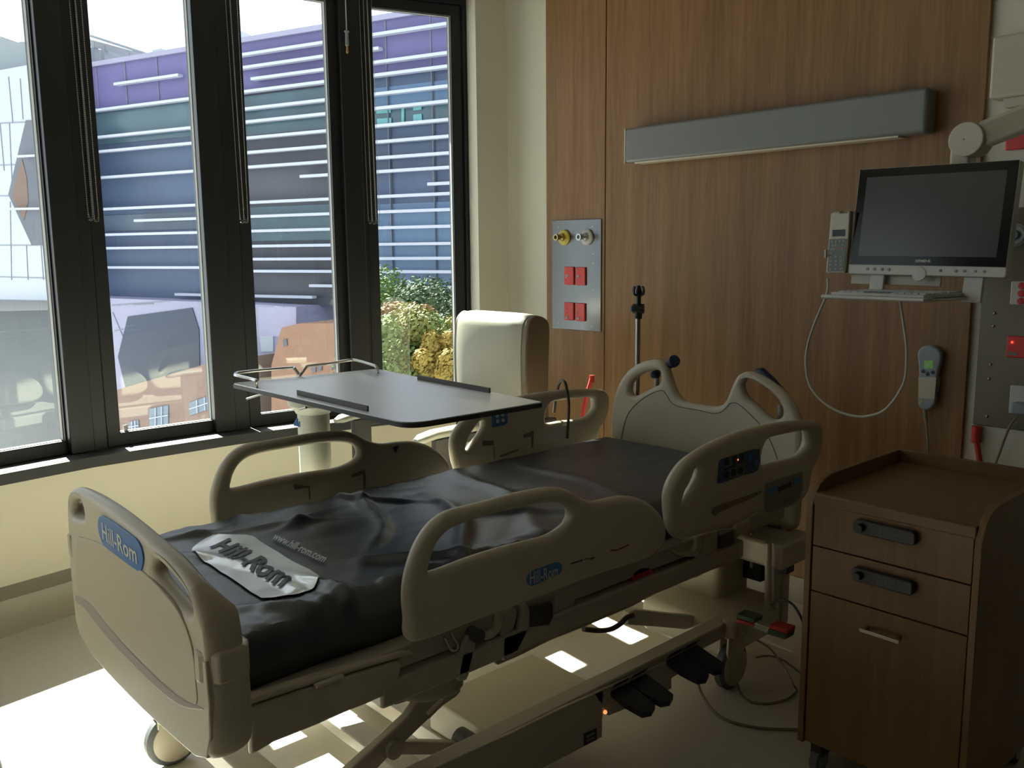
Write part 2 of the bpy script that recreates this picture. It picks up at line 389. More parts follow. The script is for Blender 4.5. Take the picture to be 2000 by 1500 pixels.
# daylight portals
for i in range(0, 7):
    a = mitre(i, DF+.16); b = mitre(i+1, DF+.16); t = (b-a).normalized(); n = Vector((-t.y, t.x, 0))
    ld = bpy.data.lights.new('window_portal', 'AREA'); ld.shape = 'RECTANGLE'; ld.size = (b-a).length; ld.size_y = 2.1; ld.cycles.is_portal = True
    lo_ = bpy.data.objects.new('window_portal', ld); scn.collection.objects.link(lo_)
    lo_.location = (a+b)/2+Zv*1.72; lo_.rotation_euler = (-n).to_track_quat('-Z', 'Y').to_euler()

# ================================================================== BED
XN, XF = -1.55, -2.61            # outer faces of the near and far rails
BYF, BYH = .70, 2.87
bed = thing('hospital_bed', 'beige electric hospital bed with four raised side rails, between the windows and the wooden cabinet', 'hospital bed', (-2.08, 1.75, 0))
def xloop(pts, x):               # photo points -> (y,z) loop on the plane x
    return [(p.y, p.z) for p in (onx(u, v, x) for u, v in pts)]
MIDO = cr(780, 930, 3.704, [(72, 1150), (90, 1195), (130, 1212), (250, 1185), (480, 1092), (700, 1010), (930, 925), (1130, 850), (1300, 780), (1500, 705), (1700, 645), (1840, 590), (1915, 520), (1945, 440), (1940, 350), (1900, 270), (1830, 205), (1750, 165), (1660, 152), (1560, 165), (1470, 186), (1400, 186), (1330, 158), (1250, 110), (1150, 88), (1000, 107), (850, 140), (700, 180), (550, 220), (400, 258), (300, 315), (220, 400), (150, 520), (100, 660), (70, 800), (64, 930), (75, 1060)])
MIDH = cr(780, 930, 3.704, [(232, 700), (238, 640), (265, 545), (310, 465), (385, 395), (500, 345), (650, 300), (850, 245), (1000, 212), (1120, 197), (1200, 205), (1245, 240), (1258, 290), (1238, 345), (1185, 392), (1100, 440), (1000, 470), (800, 520), (550, 598), (300, 693)])
HDO = cr(1250, 800, 3.75, [(222, 700), (226, 620), (245, 550), (285, 470), (345, 390), (430, 322), (560, 245), (700, 185), (850, 137), (1000, 105), (1150, 86), (1270, 80), (1325, 92), (1350, 150), (1345, 260), (1318, 360), (1280, 440), (1262, 520), (1245, 600), (1190, 680), (1090, 728), (960, 756), (870, 762), (800, 812), (700, 858), (560, 895), (430, 930), (335, 960), (285, 945), (252, 900), (232, 820)])
HDL = cr(1250, 800, 3.75, [(447, 415), (458, 440), (452, 485), (420, 555), (372, 635), (338, 688), (325, 680), (345, 600), (375, 525), (412, 455)])
HDW = cr(1250, 800, 3.75, [(962, 215), (1050, 190), (1150, 170), (1225, 158), (1247, 175), (1246, 250), (1222, 300), (1178, 342), (1120, 362), (1020, 383), (918, 410), (903, 385), (906, 320), (925, 262)])
def rail(name, loops, xo, sgn, m=M_bed, thick=.042, parent=bed):
    return finish(name, outline_mesh(loops, thick, .0195, lambda a, b, c: Vector((xo-sgn*thick/2+c, a, b)), 4, 4), m, parent, angle=50)
mid_loops = [xloop(MIDO, XN), xloop(MIDH, XN)]
head_loops = [xloop(HDO, XN), xloop(HDL, XN), xloop(HDW, XN)]
rail_mid_n = rail('side_rail', mid_loops, XN, 1); tag(rail_mid_n, 'side rail with the oval blue badge')
rail_mid_f = rail('side_rail', mid_loops, XF, -1)
rail_head_n = rail('side_rail', head_loops, XN, 1); tag(rail_head_n, 'side rail with a keypad and a small display')
rail_head_f = rail('side_rail', head_loops, XF, -1)

# headboard --------------------------------------------------------
HBY = 2.86
HB = cr(1150, 550, 3.75, [(150, 1180), (152, 1050), (158, 950), (175, 850), (212, 745), (270, 660), (350, 602), (430, 578), (500, 578), (545, 610), (575, 665), (600, 745), (630, 820), (675, 872), (760, 897), (880, 916), (945, 912), (985, 885), (1010, 838), (1040, 760), (1072, 700), (1112, 670), (1165, 663), (1245, 688), (1330, 742), (1420, 812), (1480, 890), (1520, 980), (1542, 1100)])
HBl = [(p.x, p.z) for p in (ony(u, v, HBY) for u, v in HB)]
hbx0, hbx1 = min(a for a, b in HBl), max(a for a, b in HBl)
zb = ony(1530, 1036, HBY).z
HBl = HBl+[(hbx1+.004, .62), (hbx1, .50), (hbx1-.03, zb+.005), (hbx1-.10, zb), (hbx0+.10, zb), (hbx0+.03, zb+.005), (hbx0-.004, .50), (hbx0-.006, .62)]
h1 = [(p.x, p.z) for p in (ony(u, v, HBY) for u, v in cr(1150, 550, 3.75, [(298, 825), (292, 780), (312, 732), (362, 688), (430, 660), (490, 650), (515, 668), (518, 715), (505, 753), (450, 780), (370, 822), (330, 838)]))]
h2 = [(p.x, p.z) for p in (ony(u, v, HBY) for u, v in cr(1150, 550, 3.75, [(1125, 800), (1118, 760), (1135, 722), (1170, 715), (1220, 740), (1300, 792), (1370, 860), (1405, 922), (1412, 968), (1392, 1003), (1345, 1013), (1280, 970), (1210, 902), (1145, 850)]))]
hb = finish('headboard', outline_mesh([HBl, h1, h2], .045, .021, lambda a, b, c: Vector((a, HBY+.022+c, b)), 4, 4), M_bed, bed, angle=50)
# moulded seam line of the headboard insert
ins = catmull([ony(u, v, HBY) for u, v in cr(1150, 550, 3.75, [(235, 1180), (262, 1040), (300, 950), (380, 870), (470, 815), (535, 798), (570, 830), (610, 890), (680, 920), (800, 940), (900, 962), (960, 958), (1000, 930), (1040, 890), (1100, 900), (1200, 990), (1290, 1090), (1345, 1200), (1385, 1310)])], False, 6)
MB().tube([p+Vector((0, -.0008, 0)) for p in ins], .0016, 5).build('seam', M_metdark, hb)

# footboard (bowed, thick, slightly skewed) ------------------------
FL, FR = Vector((-2.475, .657, 0)), Vector((-1.500, .612, 0))
ft = (FR-FL).normalized(); fn = Vector((ft.y, -ft.x, 0))       # towards the foot (camera)
FW = (FR-FL).length
def bow(s):                      # s from 0..FW : how far the face bulges out
    q = (s/FW-.5)*2; return .020*(1-q*q)
def fpt(s, z, d): return FL+ft*s+fn*(bow(s)+d)+Zv*z
def fsz(u, v, d=0):              # photo point -> (s,z) on the bowed face
    s = FW/2
    for _ in range(12):
        P = FL+fn*(bow(s)+d); p = onp(u, v, P, fn); s = (p-FL).dot(ft)
    return s, p.z
FT = .085; FH = .038
def fmesh(loops, thick, bev, d, smooth=4, res=4):
    me = outline_mesh(loops, thick, bev, lambda a, b, c: Vector((a, b, c)), smooth, res)
    bm = bmesh.new(); bm.from_mesh(me); q = .04
    while q < FW:
        bmesh.ops.bisect_plane(bm, geom=bm.verts[:]+bm.edges[:]+bm.faces[:], plane_co=(q, 0, 0), plane_no=(1, 0, 0)); q += .04
    bm.to_mesh(me); bm.free()
    for v in me.vertices:
        c = v.co.z-thick/2
        if thick > .03:          # slim handle at the top, deep body and ends below
            k = min(1, max(0, (.80-v.co.y)/.07)); k = k*k*(3-2*k); e = min(1, max(0, (abs(v.co.x/FW-.5)*2-.78)/.16)); e *= min(1, max(0, (.90-v.co.y)/.06)); k = max(k, e*.8) if v.co.x > FW/2 else k
            c *= 1+(FT/FH-1)*k
        v.co = fpt(v.co.x, v.co.y, d+c)
    bm = bmesh.new(); bm.from_mesh(me); bmesh.ops.recalc_face_normals(bm, faces=bm.faces); bm.to_mesh(me); bm.free()
    return me
_half = [(0, .74), (.002, .80), (.018, .85), (.055, .893), (.13, .918), (.22, .932), (.35, .944)]
FO = _half+[(FW/2, .949)]+[(FW-a, z) for a, z in reversed(_half)]+[(FW+.002, .66), (FW, .60), (FW-.02, .558), (FW-.08, .536), (.74, .530), (.48, .516), (.20, .495), (.06, .488), (.012, .51), (0, .57), (-.002, .65)]
def fl_(pts): return [fsz(*p) for p in pts]
fh2 = [(.735, .882), (.742, .866), (.79, .852), (.84, .842), (.885, .834), (.908, .834), (.917, .845), (.910, .860), (.885, .876), (.85, .888), (.81, .897), (.775, .900), (.748, .897)]
fh1 = [(FW-a, z) for a, z in fh2]
fb = finish('footboard', fmesh([FO, fh1, fh2], FH, .018, 0, 4, 5), M_bed, bed, angle=50)
skirt = [(.075, .76), (.004, .76), (-.001, .68), (.001, .60), (.010, .53), (.05, .503), (.20, .503), (.48, .523), (.74, .537), (FW-.08, .543), (FW-.03, .560), (FW-.008, .61), (FW-.004, .68), (FW-.008, .76), (FW-.08, .76)]
finish('lower_skirt', fmesh([skirt], .028, .004, .0012, 0, 3), M_bed, fb, angle=50)
pan = fl_(cr(0, 900, 2.5, [(380, 385), (400, 377), (450, 388), (520, 418), (600, 462), (700, 538), (790, 625), (870, 725), (920, 830), (950, 950), (962, 1080), (965, 1188), (900, 1150), (800, 1070), (700, 975), (600, 868), (500, 752), (440, 678), (385, 640), (375, 520)]))
finish('front_panel', fmesh([pan], .006, .0018, .0032, 3, 2), M_bedpan, fb, angle=50)
stp = fl_(cr(0, 900, 2.5, [(376, 655), (440, 695), (500, 768), (600, 885), (700, 990), (800, 1085), (900, 1165), (1000, 1208), (960, 1212), (880, 1190), (780, 1115), (680, 1020), (580, 918), (480, 800), (420, 720), (380, 690)]))
finish('recessed_strip', fmesh([stp], .006, .0018, .0036, 3, 2), M_strip, fb, angle=50)
bdg = fl_(cr(150, 980, 10, [(450, 330), (500, 268), (560, 280), (780, 420), (1000, 580), (1180, 720), (1260, 830), (1305, 960), (1325, 1120), (1300, 1280), (1262, 1345), (1200, 1330), (1000, 1190), (800, 1040), (600, 890), (530, 800), (475, 650), (445, 480)]))
badge = finish('badge', fmesh([bdg], .006, .001, .0040, 2, 2), M_blue, fb, angle=50)
tc0, tc1 = fsz(*cr(150, 980, 10, [(545, 560)])[0]), fsz(*cr(150, 980, 10, [(1200, 1030)])[0])
tw = tc1[0]-tc0[0]; th = fsz(*cr(150, 980, 10, [(530, 400)])[0])[1]-fsz(*cr(150, 980, 10, [(560, 730)])[0])[1]
tsl = (tc1[1]-tc0[1])/tw
finish('lettering', text_mesh('Hill-Rom', lambda a, b: fpt((tc0[0]+tc1[0])/2+a, (tc0[1]+tc1[1])/2+b+tsl*a, .0048), tw*1.03, th*1.0, bold=.012), M_white, badge)
for s0, s1 in ((FW-.075, FW+.006), (-.006, .05)):
    ml = [(s0, .735), (s1, .745), (s1, .675), (s0, .665)]
    mb = MB(); zt, zb_ = (.775, .712)
    pts = [fpt(s0+.03, 0, .006), fpt(s1-.03, 0, .006), fpt(s1, 0, -.02), fpt(s1, 0, -FT+.01), fpt(s1-.03, 0, -FT-.006), fpt(s0, 0, -FT-.006)] if s0 > .3 else [fpt(s1, 0, .006), fpt(s1, 0, -FT-.006), fpt(s0+.03, 0, -FT-.006), fpt(s0, 0, -FT+.01), fpt(s0, 0, -.02), fpt(s0+.03, 0, .006)]
    mb.prism([p+Zv*zb_ for p in pts], (0, 0, zt-zb_)).build('corner_bumper', M_bed, fb, bevel=.006, seg=3)

# deck and side panels ---------------------------------------------
XD = -1.615
dk = MB().box((-2.54, .74, .535), (XD, 2.80, .590))
deck = dk.build('mattress_deck', M_met, bed, bevel=.006)
for sx in (1, -1):
    x0 = XD if sx > 0 else -2.56
    # foot-end retaining strip and skirt panel
    lp = xloop(cr(400, 1180, 3.333, [(276, 598), (500, 530), (800, 440), (1100, 350), (1280, 300), (1330, 300), (1350, 318), (1250, 345), (900, 450), (600, 545), (278, 652)]), XD)
    finish('deck_edge', outline_mesh([lp], .03, .008, lambda a, b, c: Vector((x0+c-.004*sx, a, b)), 0, 3), M_bed, bed, angle=50)
    lp = xloop(cr(400, 1180, 3.333, [(278, 662), (600, 555), (900, 462), (1240, 358), (1262, 372), (1250, 460), (1215, 530), (1140, 590), (1040, 635), (900, 690), (700, 778), (520, 850), (430, 885), (340, 940), (285, 965)]), XD)
    finish('skirt_panel', outline_mesh([lp], .02, .007, lambda a, b, c: Vector((x0+c+.004*sx, a, b)), 0, 3), M_bedpan, bed, angle=50)
# small release catch on the skirt
p = onx(640, 1332, XD+.02); MB().box(p+Vector((-.01, -.03, -.005)), p+Vector((.004, .04, .004))).build('release_catch', M_bed, bed, bevel=.003)

# upper frame, seen below the rails ---------------------------------
def yz(u, v, x): p = onx(u, v, x); return p.y, p.z
for sx, x0 in ((1, -1.63), (-1, -2.53)):
    a = onx(870, 1290, -1.63); b = onx(1395, 1085, -1.63)
    MB().box((x0-.03, 1.05, .462), (x0+.03, 2.52, .525)).build('side_beam', M_met, bed, bevel=.008)
MB().box((-2.5, 1.18, .40), (-1.70, 1.42, .47)).build('actuator_cover', M_met, bed, bevel=.03, seg=4)
MB().box((-2.5, 2.30, .42), (-1.70, 2.46, .50)).build('cross_beam', M_met, bed, bevel=.01)
# rounded leg bracket housing beside the skirt panel
lp = xloop(cr(400, 1180, 3.333, [(1400, 340), (1500, 352), (1640, 345), (1700, 500), (1672, 560), (1640, 600), (1500, 645), (1380, 655), (1290, 632), (1210, 590), (1255, 480), (1330, 400)]), -1.66)
finish('bracket_housing', outline_mesh([lp], .12, .03, lambda a, b, c: Vector((-1.71+c, a, b)), 3, 4), M_met, bed, angle=50)
lp = xloop(cr(700, 1150, 4.285, [(250, 875), (300, 905), (375, 960), (490, 970), (370, 1010), (290, 975), (245, 970)]), -1.72)
finish('frame_channel', outline_mesh([lp], .10, .002, lambda a, b, c: Vector((-1.80+c, a, b)), 0, 1), M_met, bed, angle=50)
# dark beam under the near rail
lp = xloop(cr(780, 930, 3.704, [(640, 1150), (760, 1100), (900, 1050), (1280, 905), (1300, 800), (1600, 690), (1900, 560), (2100, 500), (2350, 470), (2420, 520), (2240, 640), (1960, 800), (1680, 950), (1330, 1100), (1100, 1190), (860, 1310), (720, 1370), (540, 1230)]), -1.64)
finish('under_frame', outline_mesh([lp], .05, .006, lambda a, b, c: Vector((-1.665+c, a, b)), 0, 2), M_met, bed, angle=50)

# rail carriers: curved arms, dark latch windows ---------------------
def poly_part(name, pts, x, depth, m, bev=.003, smooth=0, parent=bed):
    lp = xloop(pts, x); return finish(name, outline_mesh([lp], depth, bev, lambda a, b, c: Vector((x-depth/2+c, a, b)), smooth, 2), m, parent, angle=50)
c4 = lambda pts: cr(780, 930, 3.704, pts)
poly_part('rail_arm', c4([(560, 1120), (640, 1130), (690, 1110), (712, 1060), (715, 995), (750, 985), (752, 1060), (735, 1120), (690, 1170), (640, 1190), (575, 1185)]), -1.60, .03, M_bed, .006, 3)
poly_part('rail_arm', c4([(752, 990), (850, 960), (845, 1050), (830, 1110), (800, 1140), (745, 1160), (735, 1130), (750, 1060)]), -1.605, .04, M_met, .006, 3)
poly_part('latch_plate', c4([(755, 1165), (770, 1150), (860, 1100), (885, 980), (870, 935), (920, 920), (945, 960), (942, 1090), (900, 1180), (830, 1310), (757, 1335)]), -1.60, .012, M_met, .002)
poly_part('latch_window', c4([(945, 965), (1110, 925), (1115, 1020), (1085, 1080), (945, 1095)]), -1.598, .015, M_metdark, .003)
poly_part('rail_carrier', c4([(1110, 900), (1150, 840), (1285, 790), (1275, 960), (1110, 1010)]), -1.61, .04, M_met, .01)
pv = onx(927, 1239, -1.60)
MB().cyl(pv+Vector((-.03, 0, 0)), pv+Vector((.02, 0, 0)), .018).build('pivot_bolt', M_metdark, bed)
poly_part('link_arm', cr(700, 1150, 4.285, [(900, 430), (935, 385), (985, 395), (990, 440), (965, 560), (935, 690), (912, 760), (870, 775), (835, 760), (850, 640), (870, 520)]), -1.60, .015, M_met, .005, 2)
# small bail hook under the rail
hk = [onx(*p, -1.60) for p in cr(700, 1150, 4.285, [(775, 360), (800, 420), (830, 470), (825, 505), (795, 518), (765, 500), (740, 450), (718, 405)])]
MB().tube(catmull(hk, False, 5), .0035, 8).build('bail_hook', M_chrome, bed)
# head-end carrier under the head rail
c5 = lambda pts: cr(1250, 800, 3.75, pts)
poly_part('rail_arm', c5([(255, 1040), (330, 1060), (390, 1040), (415, 990), (418, 940), (470, 915), (462, 990), (430, 1060), (380, 1082), (300, 1072)]), -1.60, .03, M_bed, .006, 3)
poly_part('rail_carrier', c5([(420, 930), (575, 880), (580, 1020), (560, 1090), (430, 1110), (400, 1078), (450, 1020)]), -1.605, .04, M_met, .006)
poly_part('latch_window', c5([(590, 930), (690, 885), (695, 980), (665, 1000), (585, 1018)]), -1.598, .02, M_metdark, .003)
poly_part('latch_plate', c5([(575, 880), (590, 935), (585, 1015), (690, 985), (695, 890), (740, 870), (720, 830), (700, 870)]), -1.603, .012, M_met, .002)
poly_part('end_cover', c5([(385, 1110), (560, 1100), (640, 1040), (685, 1020), (700, 1110), (670, 1145), (590, 1160), (480, 1200), (390, 1240)]), -1.62, .03, M_bedpan, .008, 2)
poly_part('rail_ripple', c5([(715, 845), (790, 800), (810, 830), (800, 880), (760, 915), (735, 925), (700, 955), (712, 900)]), -1.61, .04, M_bed, .008, 2)
poly_part('release_handle', c4([(1690, 700), (1760, 655), (1830, 670), (1830, 720), (1760, 760), (1690, 765)]), -1.615, .02, M_red, .004, 2)
poly_part('cable_bundle', c4([(1400, 820), (1470, 760), (1600, 680), (1700, 640), (1790, 610), (1820, 630), (1700, 690), (1560, 740), (1450, 810), (1405, 835)]), -1.618, .02, M_black, .004, 2)

# keypads on the head rail -------------------------------------------
def flat_on(name, pts, x, m, th=.002, parent=None, smooth=0):
    lp = xloop(pts, x); P = [Vector((x, a, b)) for a, b in lp]
    if smooth: P = catmull(P, True, smooth)
    return MB().prism(P, (th, 0, 0)).build(name, m, parent)
c9 = lambda pts: cr(1380, 860, 9.375, pts)
kp = flat_on('keypad', c9([(260, 345), (700, 215), (850, 165), (965, 160), (968, 380), (935, 540), (860, 590), (690, 635), (480, 700), (300, 770), (200, 785), (215, 500), (225, 400)]), XN+.001, mat('keypad_blue', (.03, .06, .16), .4), .002, rail_head_n)
flat_on('keypad_field', c9([(320, 350), (700, 240), (690, 630), (480, 690), (310, 720)]), XN+.0032, mat('keypad_field_grey', (.10, .12, .12), .45), .001, kp)
for (a, b) in ((375, 390), (520, 345), (640, 300), (370, 630), (490, 590), (620, 550), (790, 330), (910, 420)):
    p = onx(*c9([(a, b)])[0], XN+.004); MB().lathe(p, [(.0125, 0), (.0125, .002), (.009, .0026), (.009, .001), (0, .001)], (1, 0, 0), 16).build('button', M_black if a < 700 else M_blue, kp)
pth = [onx(*q, XN+.006) for q in c9([(330, 540), (420, 500), (500, 470), (540, 430), (600, 400), (680, 395)])]
MB().tube(pth, .0035, 6).build('bed_symbol', M_black, kp)
MB().ball(onx(*c9([(572, 355)])[0], XN+.006), .003, 6).build('indicator_light', M_amber, kp)
sc_ = flat_on('scale_display', c9([(1090, 790), (1750, 580), (1740, 900), (1690, 1060), (1560, 1160), (1330, 1250), (1090, 1315), (1060, 1250), (1065, 1000)]), XN+.001, mat('display_panel', (.20, .18, .165), .45), .003, rail_head_n)
flat_on('lcd', c9([(1310, 860), (1550, 760), (1545, 850), (1310, 950)]), XN+.0045, M_black, .001, sc_)
flat_on('blue_band', c9([(1600, 700), (1720, 650), (1725, 760), (1600, 820)]), XN+.0045, M_blue, .001, sc_)
flat_on('blue_band', c9([(1110, 880), (1300, 850), (1300, 900), (1120, 1010)]), XN+.0045, M_blue, .001, sc_)
for a, b in ((1510, 980), (1600, 930), (1440, 1110), (1500, 1090), (1580, 1050)):
    p = onx(*c9([(a, b)])[0], XN+.0045); MB().box(p-Vector((0, .008, .005)), p+Vector((.0012, .008, .005))).build('button', M_keyg, sc_)
flat_on('slot_shade_patch', c9([(85, 1330), (110, 1240), (260, 1175), (700, 1030), (1000, 920), (1010, 960), (800, 1070), (500, 1200), (220, 1320), (140, 1395)]), XN+.0005, mat('slot_shade', (.22, .18, .13), .6), .0012, rail_head_n)  # shade of the slot painted as a darker flat plate
p = onx(*c5([(430, 795)])[0], XN); MB().lathe(p, [(.014, 0), (.014, .002), (.009, .003), (.009, .0015), (0, .0015)], (1, 0, 0), 16).build('screw_cap', M_bed, rail_head_n)
# badge + lettering on the near middle rail
c77 = lambda pts: cr(1000, 1040, 7.692, pts)
bg2 = flat_on('badge', c77([(225, 660), (270, 600), (330, 565), (500, 505), (640, 450), (700, 450), (738, 480), (745, 540), (725, 600), (660, 650), (500, 715), (350, 780), (270, 797), (225, 760), (212, 710)]), XN+.0005, M_blue, .002, rail_mid_n, 3)
def tx(name, txt, pa, pb, h_, x, m, parent, bold=0):
    a = onx(*pa, x); b = onx(*pb, x); d = b-a; w_ = d.y; sl = d.z/d.y; c = (a+b)/2
    return finish(name, text_mesh(txt, lambda s, t: Vector((x, c.y+s, c.z+t+sl*s)), w_, h_, bold=bold), m, parent)
tx('lettering', 'Hill-Rom', c77([(270, 690)])[0], c77([(690, 575)])[0], .034, XN+.003, M_white, bg2, .012)
M_mar = mat('maroon_print', (.20, .03, .02), .5)
for k_, (q0, q1, m_) in enumerate((((880, 470), (1060, 415), M_print), ((1080, 405), (1160, 385), M_keyg), ((1170, 400), (1240, 375), M_print), ((1480, 270), (1600, 262), M_mar), ((1610, 250), (1755, 185), M_mar))):
    (u0, v0), (u1, v1) = c77([q0, q1]); flat_on('printed_mark', [(u0, v0-1.4), (u1, v1-1.4), (u1, v1+1.4), (u0, v0+1.4)], XN+.0004, m_, .0008, rail_mid_n)
# inner faces of the far rails: painted shade of the moulded slots, and triangle mark
def flat_in(name, pts, m, th=.0015, parent=None):
    x = XF+.0425; P = [onx(u, v, x) for u, v in pts]; return MB().prism(P, (th, 0, 0)).build(name, m, parent)
c40 = lambda pts: cr(400, 680, 4, pts)
flat_in('angle_mark', c40([(1465, 775), (1518, 758), (1492, 820)]), M_navy, .001, rail_mid_f)
M_sh = mat('recess_shade', (.16, .14, .10), .6)  # dark tone standing for shade inside the slots
for q in ([(690, 1065), (820, 1078), (825, 1185), (815, 1185), (810, 1090), (700, 1105)], [(1145, 990), (1250, 945), (1258, 1030), (1250, 1110), (1240, 1110), (1238, 985), (1150, 1010)]):
    flat_in('slot_shade_strip', c40(q), M_sh, .001, rail_mid_f)
c57 = lambda pts: cr(850, 700, 5.714, pts)
for q in ([(525, 915), (650, 920), (665, 1125), (655, 1125), (650, 965), (530, 980)], [(985, 850), (1100, 805), (1090, 1000), (1075, 1000), (1070, 870), (985, 885)], [(725, 1080), (930, 1010), (930, 1030), (725, 1105)]):
    flat_in('slot_shade_strip', c57(q), M_sh, .001, rail_head_f)
kp2 = flat_in('keypad', c57([(632, 620), (800, 585), (808, 710), (780, 740), (640, 772), (630, 755)]), M_blue, .002, rail_head_f)
for a, b in ((690, 640), (750, 625), (695, 700), (755, 690)):
    p = onx(*c57([(a, b)])[0], XF+.0455); MB().lathe(p, [(.008, 0), (.008, .002), (0, .002)], (1, 0, 0), 12).build('button', M_whitep, kp2)

# base frame ----------------------------------------------------------
XB = -1.62
pB0, pB1 = onx(900, 1470, XB), onx(1416, 1222, XB)
zt = (onx(1050, 1399, XB).z+onx(1416, 1222, XB).z)/2
MB().box((XB-.06, .88, zt-.05), (XB, 2.52, zt)).build('base_rail', M_met, bed, bevel=.006)
MB().box((-2.54-.02, .88, zt-.05), (-2.48, 2.52, zt)).build('base_rail', M_met, bed, bevel=.006)
# pedal carrier plate hanging from the near base rail
lp = xloop([(880, 1600), (880, 1510), (1000, 1440), (1100, 1390), (1186, 1345), (1186, 1440), (1120, 1475), (1010, 1530), (900, 1600)], XB+.004)
pc = poly_part('pedal_carrier', [(850, 1600), (850, 1500), (1000, 1432), (1100, 1383), (1178, 1348), (1178, 1378), (1176, 1440), (1120, 1470), (1010, 1525), (900, 1590)], XB+.012, .012, M_met, .003)
poly_part('pedal_carrier', [(1160, 1355), (1310, 1290), (1345, 1270), (1345, 1305), (1312, 1325), (1312, 1345), (1210, 1390), (1190, 1398), (1180, 1385)], XB+.012, .012, M_met, .003)
lb = [onx(*p, XB+.0125) for p in ((1140, 1433), (1165, 1422), (1165, 1445), (1140, 1457))]
lbl = MB().prism(lb, (.001, 0, 0)).build('warning_label', M_print, pc)
lc = sum(lb, Vector())/4
for k, s_ in enumerate(('500lb', '227kg')):
    finish('lettering', text_mesh(s_, lambda a, b, k=k: Vector((XB+.0142, lc.y+a, lc.z+b+(.007-.014*k)+a*.0)), .034, .008), M_whitep, lbl)
MB().ball(onx(1182, 1391, XB+.012), .006, 8).build('indicator_light', M_led, bed)
def pedal(u0, v0, k):            # navy foot pedals, wing-shaped plate
    base = onx(u0, v0, XB+.01); mb = MB()
    for j in range(2):
        y = base.y+j*.085; P = [(0, 0, 0), (0, .078, 0), (.06, .074, -.012), (.115, .065, -.020), (.125, .035, -.026), (.115, .005, -.024), (.06, -.006, -.012)]
        top_ = [Vector((base.x+a, y+b, base.z+c)) for a, b, c in P]
        mb.prism(top_, (0, 0, -.016))
        mb.prism([Vector((base.x-.005, y+.005, base.z)), Vector((base.x-.005, y+.072, base.z)), Vector((base.x+.012, y+.072, base.z+.022)), Vector((base.x+.012, y+.005, base.z+.022))], (.004, 0, .004))
    o = mb.build('foot_pedal', M_navyd, bed, bevel=.004, seg=2); return o
pedal(1192, 1350, 0); pedal(1301, 1290, 1)
# low base cover and sloping lift arms
MB().box((-1.975, 1.46, .10), (-1.66, 1.88, .20)).build('base_cover', M_bed, bed, bevel=.008, seg=3)
MB().box((-2.50, 1.455, .045), (-1.66, 1.50, .10)).build('base_cross_member', M_met, bed, bevel=.004)
MB().box((-2.5, .86, .17), (-1.66, .94, .23)).build('base_cross_member', M_met, bed, bevel=.006)
MB().box((-2.5, 1.27, .06), (-1.66, 1.345, .10)).build('base_cross_member', M_met, bed, bevel=.006)
def arm(name, pts, x, th, m=M_met, hole=None):
    loops = [xloop(pts, x)]+([xloop(hole, x)] if hole else [])
    return finish(name, outline_mesh(loops, th, .006, lambda a, b, c: Vector((x-th/2+c, a, b)), 0, 2), m, bed, angle=50)
ARM = cr(400, 1180, 3.333, [(1380, 650), (1480, 600), (1668, 540), (1670, 570), (1640, 605), (1560, 660), (1450, 760), (1300, 905), (1210, 985), (1140, 1060), (1000, 1200), (800, 1220), (1000, 1030), (1200, 850), (1320, 740)])
SLOT = cr(400, 1180, 3.333, [(1445, 715), (1450, 700), (1535, 620), (1555, 618), (1555, 635), (1465, 728), (1450, 730)])
arm('lift_arm', ARM, -1.72, .03, hole=SLOT)
arm('lift_strut', cr(400, 1180, 3.333, [(1190, 915), (1230, 895), (1700, 905), (1700, 985), (1220, 985), (1190, 960)]), -1.74, .03)
pv = onx(*cr(400, 1180, 3.333, [(1225, 940)])[0], -1.72); MB().cyl(pv+Vector((-.03, 0, 0)), pv+Vector((.012, 0, 0)), .024).build('pivot_bolt', M_met, bed)
pv = onx(*cr(400, 1180, 3.333, [(1735, 915)])[0], -1.72); MB().cyl(pv+Vector((-.05, 0, 0)), pv+Vector((.03, 0, 0)), .03).build('pivot_bolt', M_metdark, bed)
arm('lift_arm', cr(1050, 1050, 3.333, [(600, 490), (640, 470), (900, 500), (1030, 512), (1060, 545), (1080, 560), (970, 600), (800, 585), (590, 570)]), -1.75, .03)
hk = [onx(*p, -1.66) for p in cr(1050, 1050, 3.333, [(300, 595), (400, 605), (480, 595), (540, 560), (580, 520), (620, 510)])]
MB().tube(catmull(hk, False, 5), .008, 8).build('hose', M_cordk, bed)
mirror_arm = [(p[0], p[1]) for p in ARM]
lpm = xloop(ARM, -1.72)
finish('lift_arm', outline_mesh([lpm], .03, .006, lambda a, b, c: Vector((-2.40+c, a, b)), 0, 2), M_met, bed, angle=50)
# head-end column cover and base block
MB().box((-2.12, 2.62, .20), (-1.76, 2.82, .44)).build('column_cover', M_bed, bed, bevel=.03, seg=4)
MB().box((-1.99, 2.45, .10), (-1.62, 2.82, .235)).build('base_block', M_bed, bed, bevel=.03, seg=4)
MB().box((-2.12, 2.66, .44), (-1.85, 2.80, .54)).build('column', M_met, bed, bevel=.02, seg=3)
# cross carrier that holds the headboard
cc = MB().box((-2.50, 2.70, .375), (-1.56, 2.92, .468)).build('headboard_carrier', M_bed, bed, bevel=.012, seg=3)
p = ony(1467, 1043, 2.695); MB().cyl(p, p+Vector((0, .01, 0)), .004).build('screw', M_metdark, cc)
